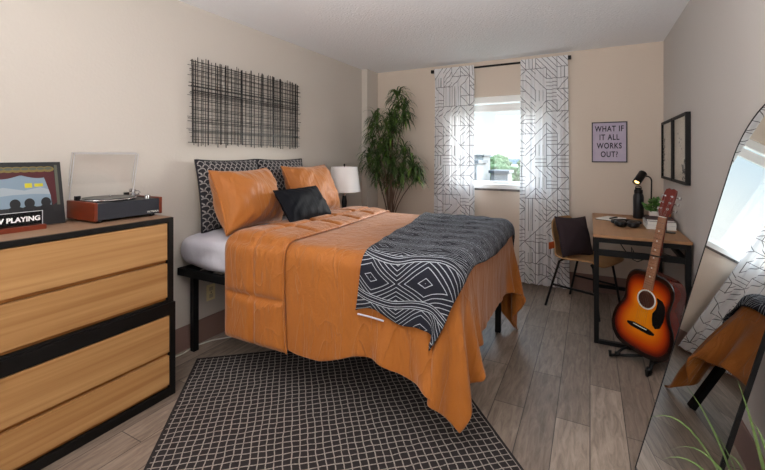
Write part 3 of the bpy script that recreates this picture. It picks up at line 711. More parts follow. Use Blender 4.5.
# ------------------------------------------------------------------ nightstand (behind the bed) and table lamp
ns=thing('nightstand','small dark nightstand hidden behind the far side of the bed','nightstand',(-2.24,3.50,0))
B(-.2,.2,-.2,.2,.50,.53).build('top',m_blackwood,ns,bevel=.003)
B(-.19,.17,-.19,.19,.26,.50).build('body',m_blackwood,ns); B(.17,.19,-.18,.18,.28,.48).build('drawer',m_oak,ns,bevel=.002)
for sx in (-.18,.16):
    for sy in (-.18,.18): B(sx-.015,sx+.015,sy-.015,sy+.015,0,.26).build('leg',m_black,ns)
lamp=thing('table_lamp','table lamp with white drum shade and dark ribbed base beyond the bed','lamp',(-2.24,3.40,.53))
MB().lathe([(.065,0),(.065,.012),(.03,.02),(.022,.05),(.030,.09),(.022,.14),(.026,.2),(.022,.28),(.028,.34),(.018,.40),(.012,.42),(.012,.44),(0,.44)],24).build('base',m_black,lamp,smooth=True,ang=50)
MB().lathe([(.012,.40),(.019,.405),(.019,.43),(.008,.44),(.008,.50),(0,.50)],16).build('collar',m_chrome,lamp,smooth=True,ang=40)
sh=MB().lathe([(.168,.445),(.166,.447),(.135,.70),(.132,.70),(.163,.446),(.168,.445)],48,cap=False); sh.build('lamp_shade',m_lampsh,lamp,smooth=True,ang=50)
mb=MB(); mb.tube([(0,0,.44),(0,0,.715)],.004,8); 
for q in range(3): mb.tube([(0,0,.695),(.12*math.cos(q*2.1),.12*math.sin(q*2.1),.695)],.002,6)
mb.build('harp',m_black,lamp); MB().lathe([(0,.705),(.009,.712),(.009,.722),(0,.732)],14).build('finial',m_black,lamp,smooth=True)

# ------------------------------------------------------------------ tall dracaena
dr=thing('potted_dracaena','tall potted dracaena with narrow drooping leaves in the corner left of the window','plant',(-1.98,3.93,0))
MB().lathe([(.11,0),(.15,.28),(.155,.30),(.14,.30),(.135,.27),(0,.27)],32).build('pot',m_potg,dr,smooth=True,ang=40)
heads=[(.10,.0,2.02,.20),(.15,.05,1.86,.19),(-.16,-.03,1.80,.18),(-.02,.06,1.78,.17),(-.24,.03,1.60,.19),(.03,-.06,1.62,.20),(-.08,.1,1.50,.18),(.16,.02,1.42,.18),
       (-.27,0,1.36,.20),(-.12,-.08,1.32,.20),(.07,-.06,1.28,.19),(.26,.02,1.27,.20),(-.20,.08,1.18,.17),(.17,-.05,1.18,.18),(.0,.04,1.14,.17),(.33,0,1.20,.16),(-.05,-.05,1.44,.19),(.05,.0,1.76,.17)]
lf=MB(); ly_=MB(); rs=random.Random(11)
def ribbon(mb,p0,d,Lf,w,droop,n=6,mi=0):
    p=Vector(p0); d=Vector(d).normalized(); vs=[];fs=[]
    side=d.cross(Vector((0,0,1)));side=side.normalized() if side.length>.01 else Vector((1,0,0))
    for i in range(n+1):
        t=i/n; ww=w*(.45+.9*t*(1-t)*2.2)*(1-t**3) if i<n else .0006
        nrm=side.cross(d).normalized()
        vs+=[p-side*ww/2,p+side*ww/2+0*nrm]
        p=p+d*(Lf/n); d=(d+Vector((0,0,-droop/n*(.4+1.6*t)))).normalized()
    for i in range(n): fs.append((2*i,2*i+1,2*i+3,2*i+2))
    mb.add(vs,fs,mi)
for (hx,hy,hz,hr) in heads:
    for k_ in range(84):
        az=rs.uniform(0,2*PI); el=R(rs.uniform(-15,70)); d=(math.cos(az)*math.cos(el),math.sin(az)*math.cos(el)*.8,math.sin(el))
        zz=hz+rs.uniform(-.16,.03)
        tgt=ly_ if rs.random()<.10 else lf
        ribbon(tgt,(hx+rs.uniform(-.02,.02),hy,zz),d,hr*rs.uniform(.8,1.25),rs.uniform(.016,.024),rs.uniform(2.2,4.0),7)
lf.build('foliage',m_leafd,dr,fixn=False); ly_.build('young_foliage',m_leafy,dr,fixn=False)
base=[(-.02,.0),(.02,.01),(0,-.02),(.025,-.015)]
for gi in range(4):
    for hi,(hx,hy,hz,hr) in enumerate(heads):
        if hi%4!=gi: continue
    mb=MB()
    for hi,(hx,hy,hz,hr) in enumerate(heads):
        if hi%4!=gi: continue
        bx,by=base[gi]; pts=[]
        for q in range(9):
            t=q/8; e2=t**2.8; pts.append((bx*(1-e2)+hx*e2+.01*math.sin(5*t+gi),by*(1-e2)+hy*e2,.27+(hz-.08-.27)*t))
        mb.tube(pts,[.008-.004*(q/8) for q in range(9)],7)
    mb.build('stem',m_bark,dr,smooth=True)
MB().lathe([(.134,.262),(0,.28)],24).build('soil',m_soil,dr)

# ------------------------------------------------------------------ poster on the back wall
po=thing('framed_print','small lilac print reading WHAT IF IT ALL WORKS OUT? in a thin dark frame','picture',(.165,4.418,1.475))
fr=MB(); w2,h2=.150,.197
for a_ in ((-w2,-w2+.010,-.018,0,-h2,h2),(w2-.010,w2,-.018,0,-h2,h2),(-w2+.01,w2-.01,-.018,0,-h2,-h2+.01),(-w2+.01,w2-.01,-.018,0,h2-.01,h2)): fr.box(*a_)
fr.build('frame',mat('dark_grey_frame',L(62,56,60),.5),po,bevel=.002)
B(-w2+.01,w2-.01,-.008,0,-h2+.01,h2-.01).build('print',mat('lilac_paper',L(196,184,202),.7,var=(14,.25,S1,L(180,168,192))),po)
for i,(tx,xo) in enumerate((('WHAT IF',0),('IT ALL',0),('WORKS',.0),('OUT?',.0))):
    text_mesh(tx,.068,mat('black_ink%d'%i,L(34,28,40),.8),'lettering',po,Matrix.Translation((xo,-.0088,.128-.083*i))@Euler((R(90),0,0)).to_matrix().to_4x4()@Matrix.Diagonal((.80,1.12,1,1)),.0014,spacing=1.14)

# ------------------------------------------------------------------ framed pictures on the right wall
m_art=mat('pale_print',L(238,232,218),.35,var=(5,.12,S1,L(228,222,208)))
m_smudge=mat('grey_ink',L(84,84,86),.7)
def wallframe(label,y0,y1,z0,z1,kind):
    t=thing('picture_frame',label,'picture',(XR-.001,(y0+y1)/2,(z0+z1)/2)); hw_=(y1-y0)/2; hh_=(z1-z0)/2; d=.030; b_=.020
    f=MB()
    for q in ((-d,0,-hw_,-hw_+b_,-hh_,hh_),(-d,0,hw_-b_,hw_,-hh_,hh_),(-d,0,-hw_+b_,hw_-b_,-hh_,-hh_+b_),(-d,0,-hw_+b_,hw_-b_,hh_-b_,hh_)): f.box(*q)
    f.build('frame',m_blackwood,t,bevel=.002)
    p=B(-.014,0,-hw_+b_,hw_-b_,-hh_+b_,hh_-b_).build('print',m_art,t)
    rs=random.Random(kind); s_=MB()
    if kind==1:
        for k_ in range(26):
            yy=rs.uniform(-.20,-.06); zz=-hh_+b_+rs.uniform(0,.13)*(1-abs(yy+.13)*5); l_=rs.uniform(.03,.07)
            an_=rs.uniform(-1.2,1.2); q=[(yy,zz),(yy+l_*math.sin(an_)-.01,zz+l_*math.cos(an_)*.6),(yy+l_*math.sin(an_)*1.1,zz+l_*math.cos(an_)*.66),(yy+l_*math.sin(an_)*.8+.01,zz+l_*.3)]
            q=[(max(-hw_+b_,min(hw_-b_,y_)),max(-hh_+b_,min(hh_-b_,z_))) for y_,z_ in q]
            s_.prism(q,-.0150-.0001*k_,-.014,'x')
        for k_ in range(8):
            yy=rs.uniform(-.05,.12); zz=rs.uniform(-.05,.15); s_.prism([(yy,zz),(yy+.012,zz+.002),(yy+.008,zz+.013)],-.015,-.014,'x')
    else:
        for k_ in range(22):
            zz=rs.uniform(-.2,.1); yy=hw_-b_-.001-rs.uniform(.0,.06); s_.prism([(yy,zz),(yy-.02,zz+.004),(yy-.012,zz+.02)],-.0150-.0001*k_,-.014,'x')
    s_.build('ink_drawing',m_smudge,p)
    B(-.024,-.022,-hw_+b_,hw_-b_,-hh_+b_,hh_-b_).build('glass',clear_mat('picture_glass',(.97,.97,.97),.08),t)
wallframe('black framed print on the right wall, the one nearer the tall mirror',3.30,3.80,1.14,1.64,1)
wallframe('black framed print on the right wall, the one nearer the corner',3.82,4.32,1.14,1.64,2)

# ------------------------------------------------------------------ desk
DZ=.780; dx0,dx1,dy0,dy1=.025,.585,3.20,4.39
dk=thing('desk','desk with brown wood top and black metal frame along the right wall','desk',(0,0,0))
B(dx0-.005,dx1+.005,dy0-.01,dy1+.01,DZ-.020,DZ).build('desktop',m_deskwood,dk,bevel=.002)
T=.032
for (lx,ly) in ((dx0,dy0),(dx1-T,dy0),(dx0,dy1-T),(dx1-T,dy1-T)): B(lx,lx+T,ly,ly+T,0,DZ-.02).build('leg',m_black,dk,bevel=.002)
rl=MB()
rl.box(dx0+T,dx1-T,dy0,dy0+T,DZ-.055,DZ-.02); rl.box(dx0+T,dx1-T,dy1-T,dy1,DZ-.055,DZ-.02); rl.box(dx0,dx0+T,dy0+T,dy1-T,DZ-.055,DZ-.02); rl.box(dx1-T,dx1,dy0+T,dy1-T,DZ-.055,DZ-.02)
rl.build('apron_rail',m_black,dk)
B(dx0+T,dx1-T,dy0,dy0+T,DZ-.150,DZ-.108).build('cross_rail',m_black,dk,bevel=.002)
B(dx0+T,dx1-T,dy0,dy0+T,.0,.026).build('foot_rail',m_black,dk,bevel=.002); B(dx0+T,dx1-T,dy1-T,dy1,.06,.09).build('foot_rail',m_black,dk,bevel=.002)
B(dx1-T,dx1,dy0+T,dy1-T,.62,.645).build('cross_rail',m_black,dk)
cb=MB().tube([(.20,3.55,.725),(.19,3.45,.70),(.22,3.36,.66),(.25,3.33,.62),(.265,3.32,.65),(.262,3.32,.69),(.275,3.32,.66),(.27,3.32,.60),(.30,3.33,.585),(.36,3.4,.6),(.45,3.6,.62),(.57,3.8,.55)],.0035,8).build('power_cable',m_black,None,smooth=True)
tag(cb,'thin black cable looped beneath the desktop','cable')

# items on the desk
nb=thing('notebook','open white notebook near the far left corner of the desk','notebook',(.165,4.02,DZ),(0,0,R(-28)))
B(-.085,.085,-.11,.11,0,.004).build('cover',m_black,nb,bevel=.001); B(-.08,.08,-.105,.105,.004,.012).build('pages',m_paper,nb,bevel=.001)
pn=MB().tube([(-.07,0,.006),(.055,0,.006),(.07,0,.003)],[.006,.006,.001],10).build('pen',m_black,None,smooth=True); pn.location=(.185,4.0,DZ+.0125); pn.rotation_euler=(0,0,R(62)); tag(pn,'black pen lying across the open notebook','pen')
tb=B(-.06,.06,-.085,.085,0,.007).build('phone',m_dark,None,bevel=.003); tb.location=(.15,4.16,DZ+.0127); tb.rotation_euler=(0,0,R(-40)); D.objects.remove(tb)
hp_=thing('headphones','black over-ear headphones lying on the desk near its front edge','headphones',(.265,3.70,DZ),(0,0,R(12))); hp_.scale=(1.15,1.15,1.25)
for (sx,sy,rz) in ((-.055,-.035,20),(.022,-.05,-25)):
    Mx=Matrix.Translation((sx,sy,.022))@Matrix.Rotation(R(rz),4,'Z')@Matrix.Rotation(R(72),4,'X')@Matrix.Rotation(R(10),4,'Y')
    Mx=Matrix.Translation((sx,sy,.0))@Matrix.Rotation(R(rz),4,'Z')@Matrix.Rotation(R(12),4,'X')
    e=MB().lathe([(0,.006),(.030,.006),(.038,.012),(.038,.030),(.031,.036),(.015,.038),(0,.036)],28,M=Mx).build('ear_cup',m_dark,hp_,smooth=True,ang=60)
    MB().lathe([(.020,.036),(.031,.0375),(.036,.032),(.022,.036)],28,M=Mx,cap=False).build('cushion_ring',mat('soft_black_leather',L(36,36,40),.35),e,smooth=True)
hb_=MB(); pts=[(-.075+.0,-.02,.02)]+[(.0+.088*math.cos(t),.02+.075*math.sin(t),.022) for t in np.linspace(PI*1.0,0,18)]+[(.055,-.03,.02)]
hb_.tube(pts,.010,10); hb_.build('headband',m_dark,hp_,smooth=True)
bo_=thing('water_bottle','tall matte black flask standing at the back of the desk','bottle',(.385,4.20,DZ))
MB().lathe([(.038,0),(.042,.004),(.042,.190),(.038,.212),(.030,.225),(.030,.232),(0,.232)],32).build('flask',mat('matte_black_steel',L(30,32,36),.4),bo_,smooth=True,ang=50)
MB().lathe([(.033,.226),(.034,.230),(.034,.255),(.020,.262),(.020,.275),(0,.277)],28).build('lid',m_dark,bo_,smooth=True,ang=40)
MB().tube([(-.022,0,.262),(-.02,0,.283),(0,0,.290),(.02,0,.283),(.022,0,.262)],.0045,8).build('carry_loop',m_dark,bo_,smooth=True)
dl=thing('desk_lamp','black desk lamp with tilted cylinder head, lit, at the back of the desk','lamp',(.475,4.30,DZ))
MB().lathe([(.055,0),(.055,.014),(.05,.018),(0,.018)],32).build('base',m_dark,dl,smooth=True,ang=40)
MB().tube([(.015,0,.018),(.02,0,.33)]+[(.02-.035+.035*math.cos(t),-.0,.33+.045*math.sin(t)) for t in np.linspace(.2,PI*.62,8)]+[(-.05,-.01,.37)],.006,10).build('stem',m_dark,dl,smooth=True)
Mh=Matrix.Translation((-.068,-.02,.368))@Matrix.Rotation(R(34),4,'Y')@Matrix.Rotation(R(-34),4,'X')
hd=MB().lathe([(.034,-.075),(.034,.05),(.030,.055),(0,.055)],28,M=Mh,cap=False); hd.lathe([(.034,-.075),(.030,-.075),(.028,-.03),(0,-.03)],28,M=Mh,cap=False); hd.build('lamp_head',m_dark,dl,smooth=True,ang=40)
MB().lathe([(0,-.070),(.018,-.066),(.022,-.055),(.018,-.04),(0,-.032)],20,M=Mh).build('bulb',m_bulb,dl,smooth=True)
fp=thing('potted_plant','small leafy green plant in a white pot behind the guitar head','plant',(.49,4.03,DZ))
MB().lathe([(.036,0),(.048,.09),(.050,.095),(.045,.095),(.042,.085),(0,.085)],28).build('pot',m_pot,fp,smooth=True,ang=40)
pf=MB(); rs=random.Random(5)
for k_ in range(46):
    az=rs.uniform(0,2*PI); el=R(rs.uniform(5,85)); r_=rs.uniform(.045,.10); cx_,cy_,cz_=r_*math.cos(az)*math.cos(el)*.95,r_*math.sin(az)*math.cos(el)*.95,.085+r_*math.sin(el)*1.25
    Ml_=Matrix.Translation((cx_,cy_,cz_))@Matrix.Rotation(az,4,'Z')@Matrix.Rotation(R(rs.uniform(-60,20)),4,'Y')@Matrix.Rotation(R(rs.uniform(-40,40)),4,'X')
    l_=rs.uniform(.022,.034); ring=[(l_*math.cos(t),l_*.62*math.sin(t),-.25*l_*abs(math.sin(t))+.004*math.cos(2*t)) for t in np.linspace(0,2*PI,11)[:-1]]
    pf.add([(0,0,.002)]+ring,[(0,1+i,1+(i+1)%10) for i in range(10)],0,Ml_)
    pf.tube([(0,0,.08),(cx_*.6,cy_*.6,.06+cz_*.5),(cx_,cy_,cz_)],.0012,5)
pf.build('foliage',mat('fresh_green_leaf',L(52,96,36),.45,var=(30,.2,S1,L(92,138,60))),fp)
MB().lathe([(.041,.084),(0,.09)],20).build('soil',m_soil,fp)
bz=DZ
for (w_,d_,h_,mm,lab,rz) in ((.19,.24,.030,m_paper,'thick cream book, bottom of the stack on the desk by the right wall',0),(.185,.23,.028,mat('pale_grey_cover',L(205,203,204),.6),'pale grey book, second from the bottom of the stack on the desk',2),(.18,.22,.014,mat('plum_cover',L(70,48,54),.6),'thin dark plum book on top of the stack on the desk',-3)):
    b_=thing('book',lab,'book',(.480,3.74,bz),(0,0,R(rz)))
    cv=MB(); cv.box(-w_/2,w_/2,-d_/2,d_/2,0,.002); cv.box(-w_/2,w_/2,-d_/2,d_/2,h_-.002,h_); cv.box(-w_/2,-w_/2+.002,-d_/2,d_/2,0,h_); cv.build('cover',mm,b_)
    B(-w_/2+.003,w_/2-.004,-d_/2+.004,d_/2-.004,.002,h_-.002).build('pages',m_paper,b_)
    bz+=h_+.0006
st=thing('desk_stand','small black stand with two round feet in front of the books','stand',(.490,3.50,DZ))
MB().lathe([(.028,0),(.028,.008),(0,.010)],20,M=Matrix.Translation((-.026,0,0))).lathe([(.028,0),(.028,.008),(0,.010)],20,M=Matrix.Translation((.030,0,0))).box(-.03,.03,-.008,.008,0,.006).build('foot',m_dark,st)
MB().tube([(0,0,.006),(0,0,.19)],.0055,10).build('post',m_dark,st); MB().box(-.02,.02,-.006,.006,.165,.21).build('cradle',m_dark,st,bevel=.003)
aj=thing('amber_bottle','small amber glass bottle beside the wall behind the books','bottle',(.556,4.13,DZ))
MB().lathe([(.024,0),(.026,.005),(.026,.09),(.012,.11),(.012,.125),(0,.125)],24).build('glass_body',m_amber,aj,smooth=True,ang=50); MB().lathe([(.014,.120),(.014,.145),(0,.146)],20).build('cap',m_dark,aj)
kb=thing('storage_box','small orange-brown box beside the wall on the desk','box',(.55,3.92,DZ)); B(-.03,.03,-.02,.02,0,.13).build('box_body',mat('tan_card',L(168,96,40),.6),kb,bevel=.002); B(-.031,.031,-.021,.021,.13,.145).build('lid',m_dark,kb,bevel=.002)

# ------------------------------------------------------------------ chair
ch=thing('desk_chair','bentwood shell chair with thin black legs at the desk','chair',(-.03,3.91,0),(0,0,R(-24)))
# local +x is forward
nu,nv=40,28; s_=np.linspace(0,1,nu); w_=np.linspace(-1,1,nv); prof=[]
ctrl=[(.235,.432),(.17,.450),(.05,.445),(-.08,.435),(-.16,.450),(-.205,.50),(-.225,.58),(-.247,.66),(-.262,.772)]
ctrl=np.array(ctrl); tt_=np.linspace(0,len(ctrl)-1,nu)
def cr_(P,t):
    i=int(min(max(math.floor(t),0),len(P)-2)); f_=t-i; p0=P[max(i-1,0)];p1=P[i];p2=P[i+1];p3=P[min(i+2,len(P)-1)]
    return .5*((2*p1)+(-p0+p2)*f_+(2*p0-5*p1+4*p2-p3)*f_*f_+(-p0+3*p1-3*p2+p3)*f_**3)
A=np.zeros((nu,nv,3))
for i,t in enumerate(tt_):
    p=cr_(ctrl,t); tt1=t/(len(ctrl)-1)
    hw_=.225-.035*max(0,tt1-.5)*2
    if tt1>.93: hw_-= .05*((tt1-.93)/.07)**2
    if tt1<.06: hw_-= .05*((.06-tt1)/.06)**2
    for j,w in enumerate(w_):
        back=sm(tt1,.45,.7); A[i,j]=(p[0]+.045*w*w*back,w*hw_,p[1]+.018*w*w*(1-back)*(1 if tt1>.15 else .4))
sh_=MB().grid(A).build('seat_shell',m_bent,ch,smooth=True,solid=.011,off=0)
hl=MB().box(-.235,-.225,.05,.09,.50,.53); 
for sy in (-1,1):
    MB().tube([(-.12,sy*.17,.432),(-.15,sy*.18,.41),(-.255,sy*.225,0)],.010,10).build('leg',m_black,ch,smooth=True)
    MB().tube([(.12,sy*.17,.432),(.14,sy*.18,.41),(.20,sy*.215,0)],.010,10).build('leg',m_black,ch,smooth=True)
    MB().tube([(-.205,sy*.206,.20),(.172,sy*.20,.20)],.009,10).build('stretcher',m_black,ch,smooth=True)
MB().tube([(-.12,-.17,.430),(-.12,.17,.430)],.007,8).tube([(.12,-.17,.430),(.12,.17,.430)],.007,8).build('under_frame',m_black,ch)
MB().box(-.243,-.236,-.19,-.02,.50,.56).build('felt_patch',m_orangeedge,ch)
pillow('cushion','dark plum square cushion propped on the desk chair seat',.395,.355,.12,(-.09,3.88,.452),(Matrix.Rotation(R(90-24-12),4,'Z')@Matrix.Rotation(R(-17),4,'X')@Matrix.Rotation(R(4),4,'Y')).to_euler(),m_plum,None,m_plum,8,.10,cat='cushion',weltr=.003)

# ------------------------------------------------------------------ guitar on stand
def burst_mat():
    m=D.materials.new('sunburst_lacquer'); m.use_nodes=True; t=m.node_tree; b=t.nodes['Principled BSDF']; b.inputs['Roughness'].default_value=.2; b.inputs['Coat Weight'].default_value=.5
    at=N(t,'ShaderNodeAttribute',attribute_name='burst'); rp=N(t,'ShaderNodeValToRGB'); e=rp.color_ramp.elements
    e[0].position=0; e[0].color=(*L(240,150,22),1); e[1].position=1; e[1].color=(*L(14,9,8),1)
    for p,c_ in ((.45,L(226,120,14)),(.70,L(184,62,10)),(.84,L(96,22,8)),(.92,L(20,10,8))): x=e.new(p); x.color=(*c_,1)
    t.links.new(at.outputs['Fac'],rp.inputs[0]); t.links.new(rp.outputs[0],b.inputs['Base Color']); return m
m_burst=burst_mat()
g=thing('acoustic_guitar','orange and black sunburst acoustic guitar standing in front of the desk','guitar',(.297,3.035,.066),(Matrix.Rotation(R(-43),4,'Z')@Matrix.Rotation(R(-9),4,'X')@Matrix.Rotation(R(5),4,'Y')).to_euler())
g.scale=(1.06,1.06,1.06)
half=np.array([(0,0),(.07,.003),(.14,.022),(.183,.07),(.197,.135),(.185,.205),(.157,.262),(.143,.305),(.146,.35),(.150,.40),(.140,.45),(.105,.484),(.05,.496),(0,.497)])
tt2=np.linspace(0,len(half)-1,56); hf=[tuple(cr_(half,t)) for t in tt2]; out=hf+[(-x_,z_) for x_,z_ in hf[-2:0:-1]]
n=len(out); mb=MB(); C=(0,.23)
def ringpts(s_,y): return [(x_*s_,y,C[1]+(z_-C[1])*s_) for x_,z_ in out]
lv=[0,.15,.3,.45,.6,.72,.82,.9,.955,.985,1.0]
vs=[(0,-.052,C[1])]; at=[0.0]
for s_ in lv[1:]:
    vs+=ringpts(s_,-.052+(.004 if s_==1.0 else 0)); at+=[s_]*n
fs=[(0,1+i,1+(i+1)%n) for i in range(n)]
for k_ in range(len(lv)-2):
    o_=1+k_*n; fs+=[(o_+i,o_+n+i,o_+n+(i+1)%n,o_+(i+1)%n) for i in range(n)]
mb.add(vs,fs); mb.at=at; mb.build('soundboard',m_burst,g,smooth=True,ang=50)
mb=MB(); vs=[];fs=[]
rows=[(1.0,-.048),(1.0,.046),(.985,.052),(.5,.056)]
for s_,y in rows: vs+=ringpts(s_,y)
vs.append((0,.056,C[1]))
for k_ in range(3): fs+=[(k_*n+i,k_*n+(i+1)%n,(k_+1)*n+(i+1)%n,(k_+1)*n+i) for i in range(n)]
fs+=[(3*n+i,3*n+(i+1)%n,4*n) for i in range(n)]
mb.add(vs,fs); mb.build('sides_and_back',m_spruceside,g,smooth=True,ang=50)
My=Matrix.Translation((0,-.052,.333))@Matrix.Rotation(R(90),4,'X')
MB().lathe([(0,.0006),(.050,.0006)],36,M=My).build('soundhole',m_hole,g)
MB().lathe([(.050,.0007),(.050,.0022),(.058,.0022),(.058,.0007)],40,M=My,cap=False).build('rosette',m_pearl,g)
pk=[(.030,.372),(.058,.352),(.066,.33),(.060,.30),(.072,.285),(.098,.27),(.110,.245),(.104,.205),(.080,.185),(.055,.195),(.045,.23),(.040,.27),(.052,.292)]
pk=[(x_+.008,z_) for x_,z_ in [(.05,.368),(.085,.36),(.105,.335),(.112,.30),(.112,.25),(.10,.205),(.075,.19),(.055,.205),(.046,.24),(.043,.27),(.058,.30),(.060,.335)]]
MB().prism(pk,-.0545,-.052,'y').build('pickguard',m_pick,g)
br_=MB().prism([(-.085,.150),(-.06,.142),(.06,.142),(.085,.150),(.085,.162),(.05,.172),(-.05,.172),(-.085,.162)],-.061,-.052,'y').build('bridge',m_pick,g,bevel=.002)
B(-.042,.042,-.065,-.061,.162,.166).build('saddle',m_pearl,br_)
MB().prism([(-.027,.395),(.027,.395),(.0225,.84),(-.0225,.84)],-.062,-.052,'y').build('fretboard',m_rose,g)
nk=MB(); nk.tube([(0,-.034,.46),(0,-.034,.50),(0,-.038,.84),(0,-.038,.87)],[.021,.020,.0165,.015],16); nk.build('neck',m_spruceside,g,smooth=True)
ft=MB(); dt_=MB()
for k_ in range(1,19):
    z_=.84-.645*(1-2**(-k_/12.)); 
    if z_>.40: ft.box(-.0245,.0245,-.0632,-.062,z_-.0009,z_+.0009)
for k_ in (3,5,7,9,12,15):
    z_=.84-.645*(1-2**(-(k_-.5)/12.)); dt_.lathe([(0,.0008),(.005,.0008),(.005,0)],12,M=Matrix.Translation((0,-.062,z_))@Matrix.Rotation(R(90),4,'X'))
ft.build('frets',m_chrome,g); dt_.build('inlays',m_pearl,g)
hs=[(-.021,.84),(.021,.84),(.036,.875),(.035,.99),(.030,1.012),(.012,1.02),(0,1.012),(-.012,1.02),(-.030,1.012),(-.035,.99),(-.036,.875)]
Mh_=Matrix.Translation((0,-.052,.84))@Matrix.Rotation(R(-10),4,'X')@Matrix.Translation((0,.052,-.84))
hso=MB().prism(hs,-.062,-.046,'y',0,Mh_).build('headstock',m_headred,g,bevel=.002)
B(-.022,.022,-.066,-.052,.838,.843).build('nut',m_pearl,g)
for sx in (-1,1):
    for zz in (.89,.93,.97):
        q=MB(); q.tube([Mh_@Vector((sx*.021,-.046,zz)),Mh_@Vector((sx*.021,-.074,zz))],.0035,8); q.lathe([(.006,0),(.006,.002),(0,.002)],12,M=Mh_@Matrix.Translation((sx*.021,-.062,zz))@Matrix.Rotation(R(90),4,'X'))
        q.tube([Mh_@Vector((sx*.03,-.040,zz)),Mh_@Vector((sx*.050,-.040,zz))],.003,6); q.box(sx*.052-.006,sx*.052+.006,-.045,-.035,zz-.008,zz+.008,0,Mh_)
        q.build('tuning_peg',m_chrome,hso)
sg=MB()
for k_ in range(6):
    x1=-.030+.012*k_; x0=-.017+.0068*k_; tz=(.89,.93,.97)[[0,1,2,2,1,0][k_]]
    sg.tube([(x1,-.0655,.164),(x0,-.0665,.842),Mh_@Vector(((-1 if k_<3 else 1)*.021,-.066,tz))],.0005,5)
sg.build('strings',m_chrome,g)
cp=MB().tube([(-.024,-.07,.60),(.026,-.07,.605)],.004,8).tube([(.026,-.07,.605),(.03,-.03,.605),(.0,-.015,.60)],.004,8).build('capo',m_dark,g)
gs=thing('guitar_stand','low black stand with rubber feet under the guitar','guitar stand',(.297,3.03,0),(0,0,R(-43)))
q=MB(); q.tube([(-.12,-.09,.012),(-.02,.06,.03),(.0,.13,.04)],.009,8); q.tube([(.12,-.09,.012),(.02,.06,.03),(0,.13,.04)],.009,8); q.tube([(0,.13,.0),(0,.13,.10),(0,.15,.36)],.009,8); q.tube([(-.12,-.09,.022),(-.095,-.07,.028)],.014,8); q.tube([(.12,-.09,.022),(.095,-.07,.028)],.014,8)
q.build('tube_frame',m_black,gs,smooth=True)
for (fx_,fy_) in ((-.12,-.09),(.12,-.09)): MB().tube([(fx_,fy_,.012),(fx_*1.06,fy_-.035,.012),(fx_*1.06,fy_-.037,.045)],.010,8).tube([(fx_,fy_,.012),(fx_*.85,-.045,.055),(fx_*.8,.02,.058)],.008,8).build('cradle_arm',m_black,gs,smooth=True)

# ------------------------------------------------------------------ leaning arched mirror
rr_=.26; Lm=1.62; tl=R(14.2)
mi=thing('floor_mirror','tall arched mirror with thin black frame leaning on the right wall','mirror',(.205,1.737,.004),(0,tl,R(7.3)))
st_=Lm-rr_
outl=[(-rr_,0),(rr_,0)]+[(rr_*math.cos(t),st_+rr_*math.sin(t)) for t in np.linspace(0,PI,40)]
MB().prism([(y_*.985,.006+z_*.993) for y_,z_ in outl],-.002,.006,'x').build('mirror_glass',m_mirror,mi)
fo=[(y_,z_) for y_,z_ in outl]; fi=[(y_*(1-.006/rr_),max(.006,st_+(z_-st_)*(1-.006/rr_) if z_>st_ else z_)) for y_,z_ in outl]
vs=[];n=len(fo)
for d_ in (-.003,.009):
    vs+=[(d_,y_,z_) for y_,z_ in fo]+[(d_,y_,z_) for y_,z_ in fi]
fs=[]
for i in range(n):
    j=(i+1)%n; fs+=[(i,j,n+j,n+i),(2*n+i,3*n+i,3*n+j,2*n+j),(i,2*n+i,2*n+j,j),(n+i,n+j,3*n+j,3*n+i)]
MB().add(vs,fs).build('frame',m_black,mi)
MB().prism([(y_*.98,.006+z_*.99) for y_,z_ in outl],.0062,.0085,'x').build('backing',m_blackwood,mi)

# ------------------------------------------------------------------ rug
rg=thing('area_rug','dark woven rug with cream grid lines on the floor before the bed','rug',(-2.285,1.715,0),(0,0,R(-49.5)))
# local x runs towards the camera's side, local y along the far edge
B(.012,2.15,.012,1.575-.012,0,.008).build('weave',m_rug,rg)
q=MB()
for a_ in ((0,.012,0,1.575,0,.009),(2.15,2.162,0,1.575,0,.009),(.012,2.15,0,.012,0,.009),(.012,2.15,1.563,1.575,0,.009)): q.box(*a_)
q.build('binding',m_rugedge,rg)

# ------------------------------------------------------------------ wall outlet and cord
ou=thing('wall_outlet','ivory wall outlet on the left wall beneath the bed frame','outlet',(XL,1.975,.335))
B(0,.006,-.037,.037,-.058,.058).build('cover_plate',m_ivory,ou,bevel=.002)
q=MB(); q.box(.006,.0075,-.016,.016,.012,.040); q.box(.006,.0075,-.016,.016,-.040,-.012); q.build('socket',mat('ivory_socket',L(205,195,160),.4),ou); MB().lathe([(0,.008),(.004,.008),(.004,.005)],10,M=Matrix.Rotation(R(90),4,'Y')).build('screw',m_dark,ou)
cd=MB().tube([(-2.465,1.45,.006),(-2.44,1.62,.006),(-2.43,1.72,.006),(-2.455,1.82,.006),(-2.42,1.94,.006),(-2.33,2.06,.006),(-2.26,2.12,.010)],.005,8).build('extension_cord',m_cord_w,None,smooth=True)
tag(cd,'white power cord on the floor under the head of the bed','cord')
pg=B(-.022,.022,-.016,.016,0,.03).build('plug',m_dark,None,bevel=.004); pg.location=(-2.245,2.135,0); pg.rotation_euler=(0,0,R(40)); tag(pg,'black power plug at the end of the white cord under the bed','plug')

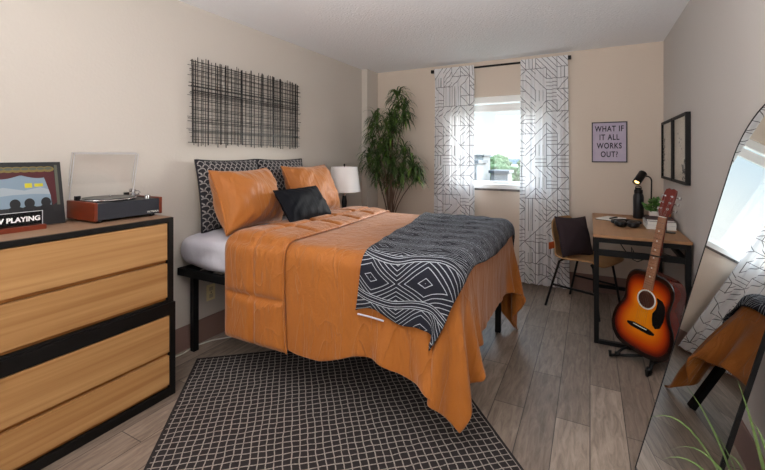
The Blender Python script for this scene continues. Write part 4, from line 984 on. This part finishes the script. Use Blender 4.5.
# ------------------------------------------------------------------ spider plant close to the camera
sp=thing('spider_plant','potted plant with long arching grassy blades before the floor mirror','plant',(.375,1.12,0))
MB().lathe([(.09,0),(.125,.30),(.13,.32),(.118,.32),(.112,.29),(0,.29)],32).build('pot',m_pot,sp,smooth=True,ang=40)
MB().lathe([(.113,.288),(0,.30)],24).build('soil',m_soil,sp)
bl=MB(); rs=random.Random(21)
def blade(mb,p0,p1,lift,w,n=14):
    p0=Vector(p0);p1=Vector(p1); mid=(p0+p1)/2+Vector((0,0,lift)); vs=[];fs=[]
    ds=(p1-p0); side=Vector((-ds.y,ds.x,0)); side=side.normalized() if side.length>1e-4 else Vector((1,0,0))
    for i in range(n+1):
        t=i/n; p=p0*(1-t)**2+mid*2*t*(1-t)+p1*t*t; ww=w*(.55+1.3*t*(1-t))*(1-t**4)+.0005
        vs+=[p-side*ww/2,p+Vector((0,0,-.18*ww)),p+side*ww/2]
    for i in range(n): fs+=[(3*i,3*i+1,3*i+4,3*i+3),(3*i+1,3*i+2,3*i+5,3*i+4)]
    mb.add(vs,fs)
aim=[((-.25,.08,.70),.34),((-.215,-.02,.635),.26),((-.16,.11,.80),.16),((-.06,.12,.84),.12),((-.17,-.03,.60),.30),((-.10,-.10,.62),.3),((-.22,.06,.62),.28),((-.02,.16,.72),.2),((-.13,.02,.76),.15),((-.05,.02,.80),.1),((-.19,.14,.60),.3)]
for (tip,lf_) in aim: blade(bl,(rs.uniform(-.02,.02),rs.uniform(-.02,.02),.29),(tip[0],tip[1],tip[2]*.95),lf_,.011)
for k_ in range(30):
    az=rs.uniform(0,2*PI); rr2=rs.uniform(.08,.23); zt=rs.uniform(.38,.68)
    tx=min(rr2*math.cos(az),.22); blade(bl,(rs.uniform(-.03,.03),rs.uniform(-.03,.03),.29),(tx,rr2*math.sin(az)*.9-.02,zt),rs.uniform(.12,.30),rs.uniform(.007,.011))
bl.build('blades',m_blade,sp,fixn=False)

# added frame around the unseen ceiling fill (an area light set at the top)
cl=thing('ceiling_fill_frame','added white frame around the unseen fill light on the ceiling','lamp',(-.95,.35,H-.002))
fr=MB()
for a_ in ((-.82,-.80,-.62,.62,-.03,0),(.80,.82,-.62,.62,-.03,0),(-.80,.80,-.62,-.60,-.03,0),(-.80,.80,.60,.62,-.03,0)): fr.box(*a_)
fr.build('frame',m_white,cl)
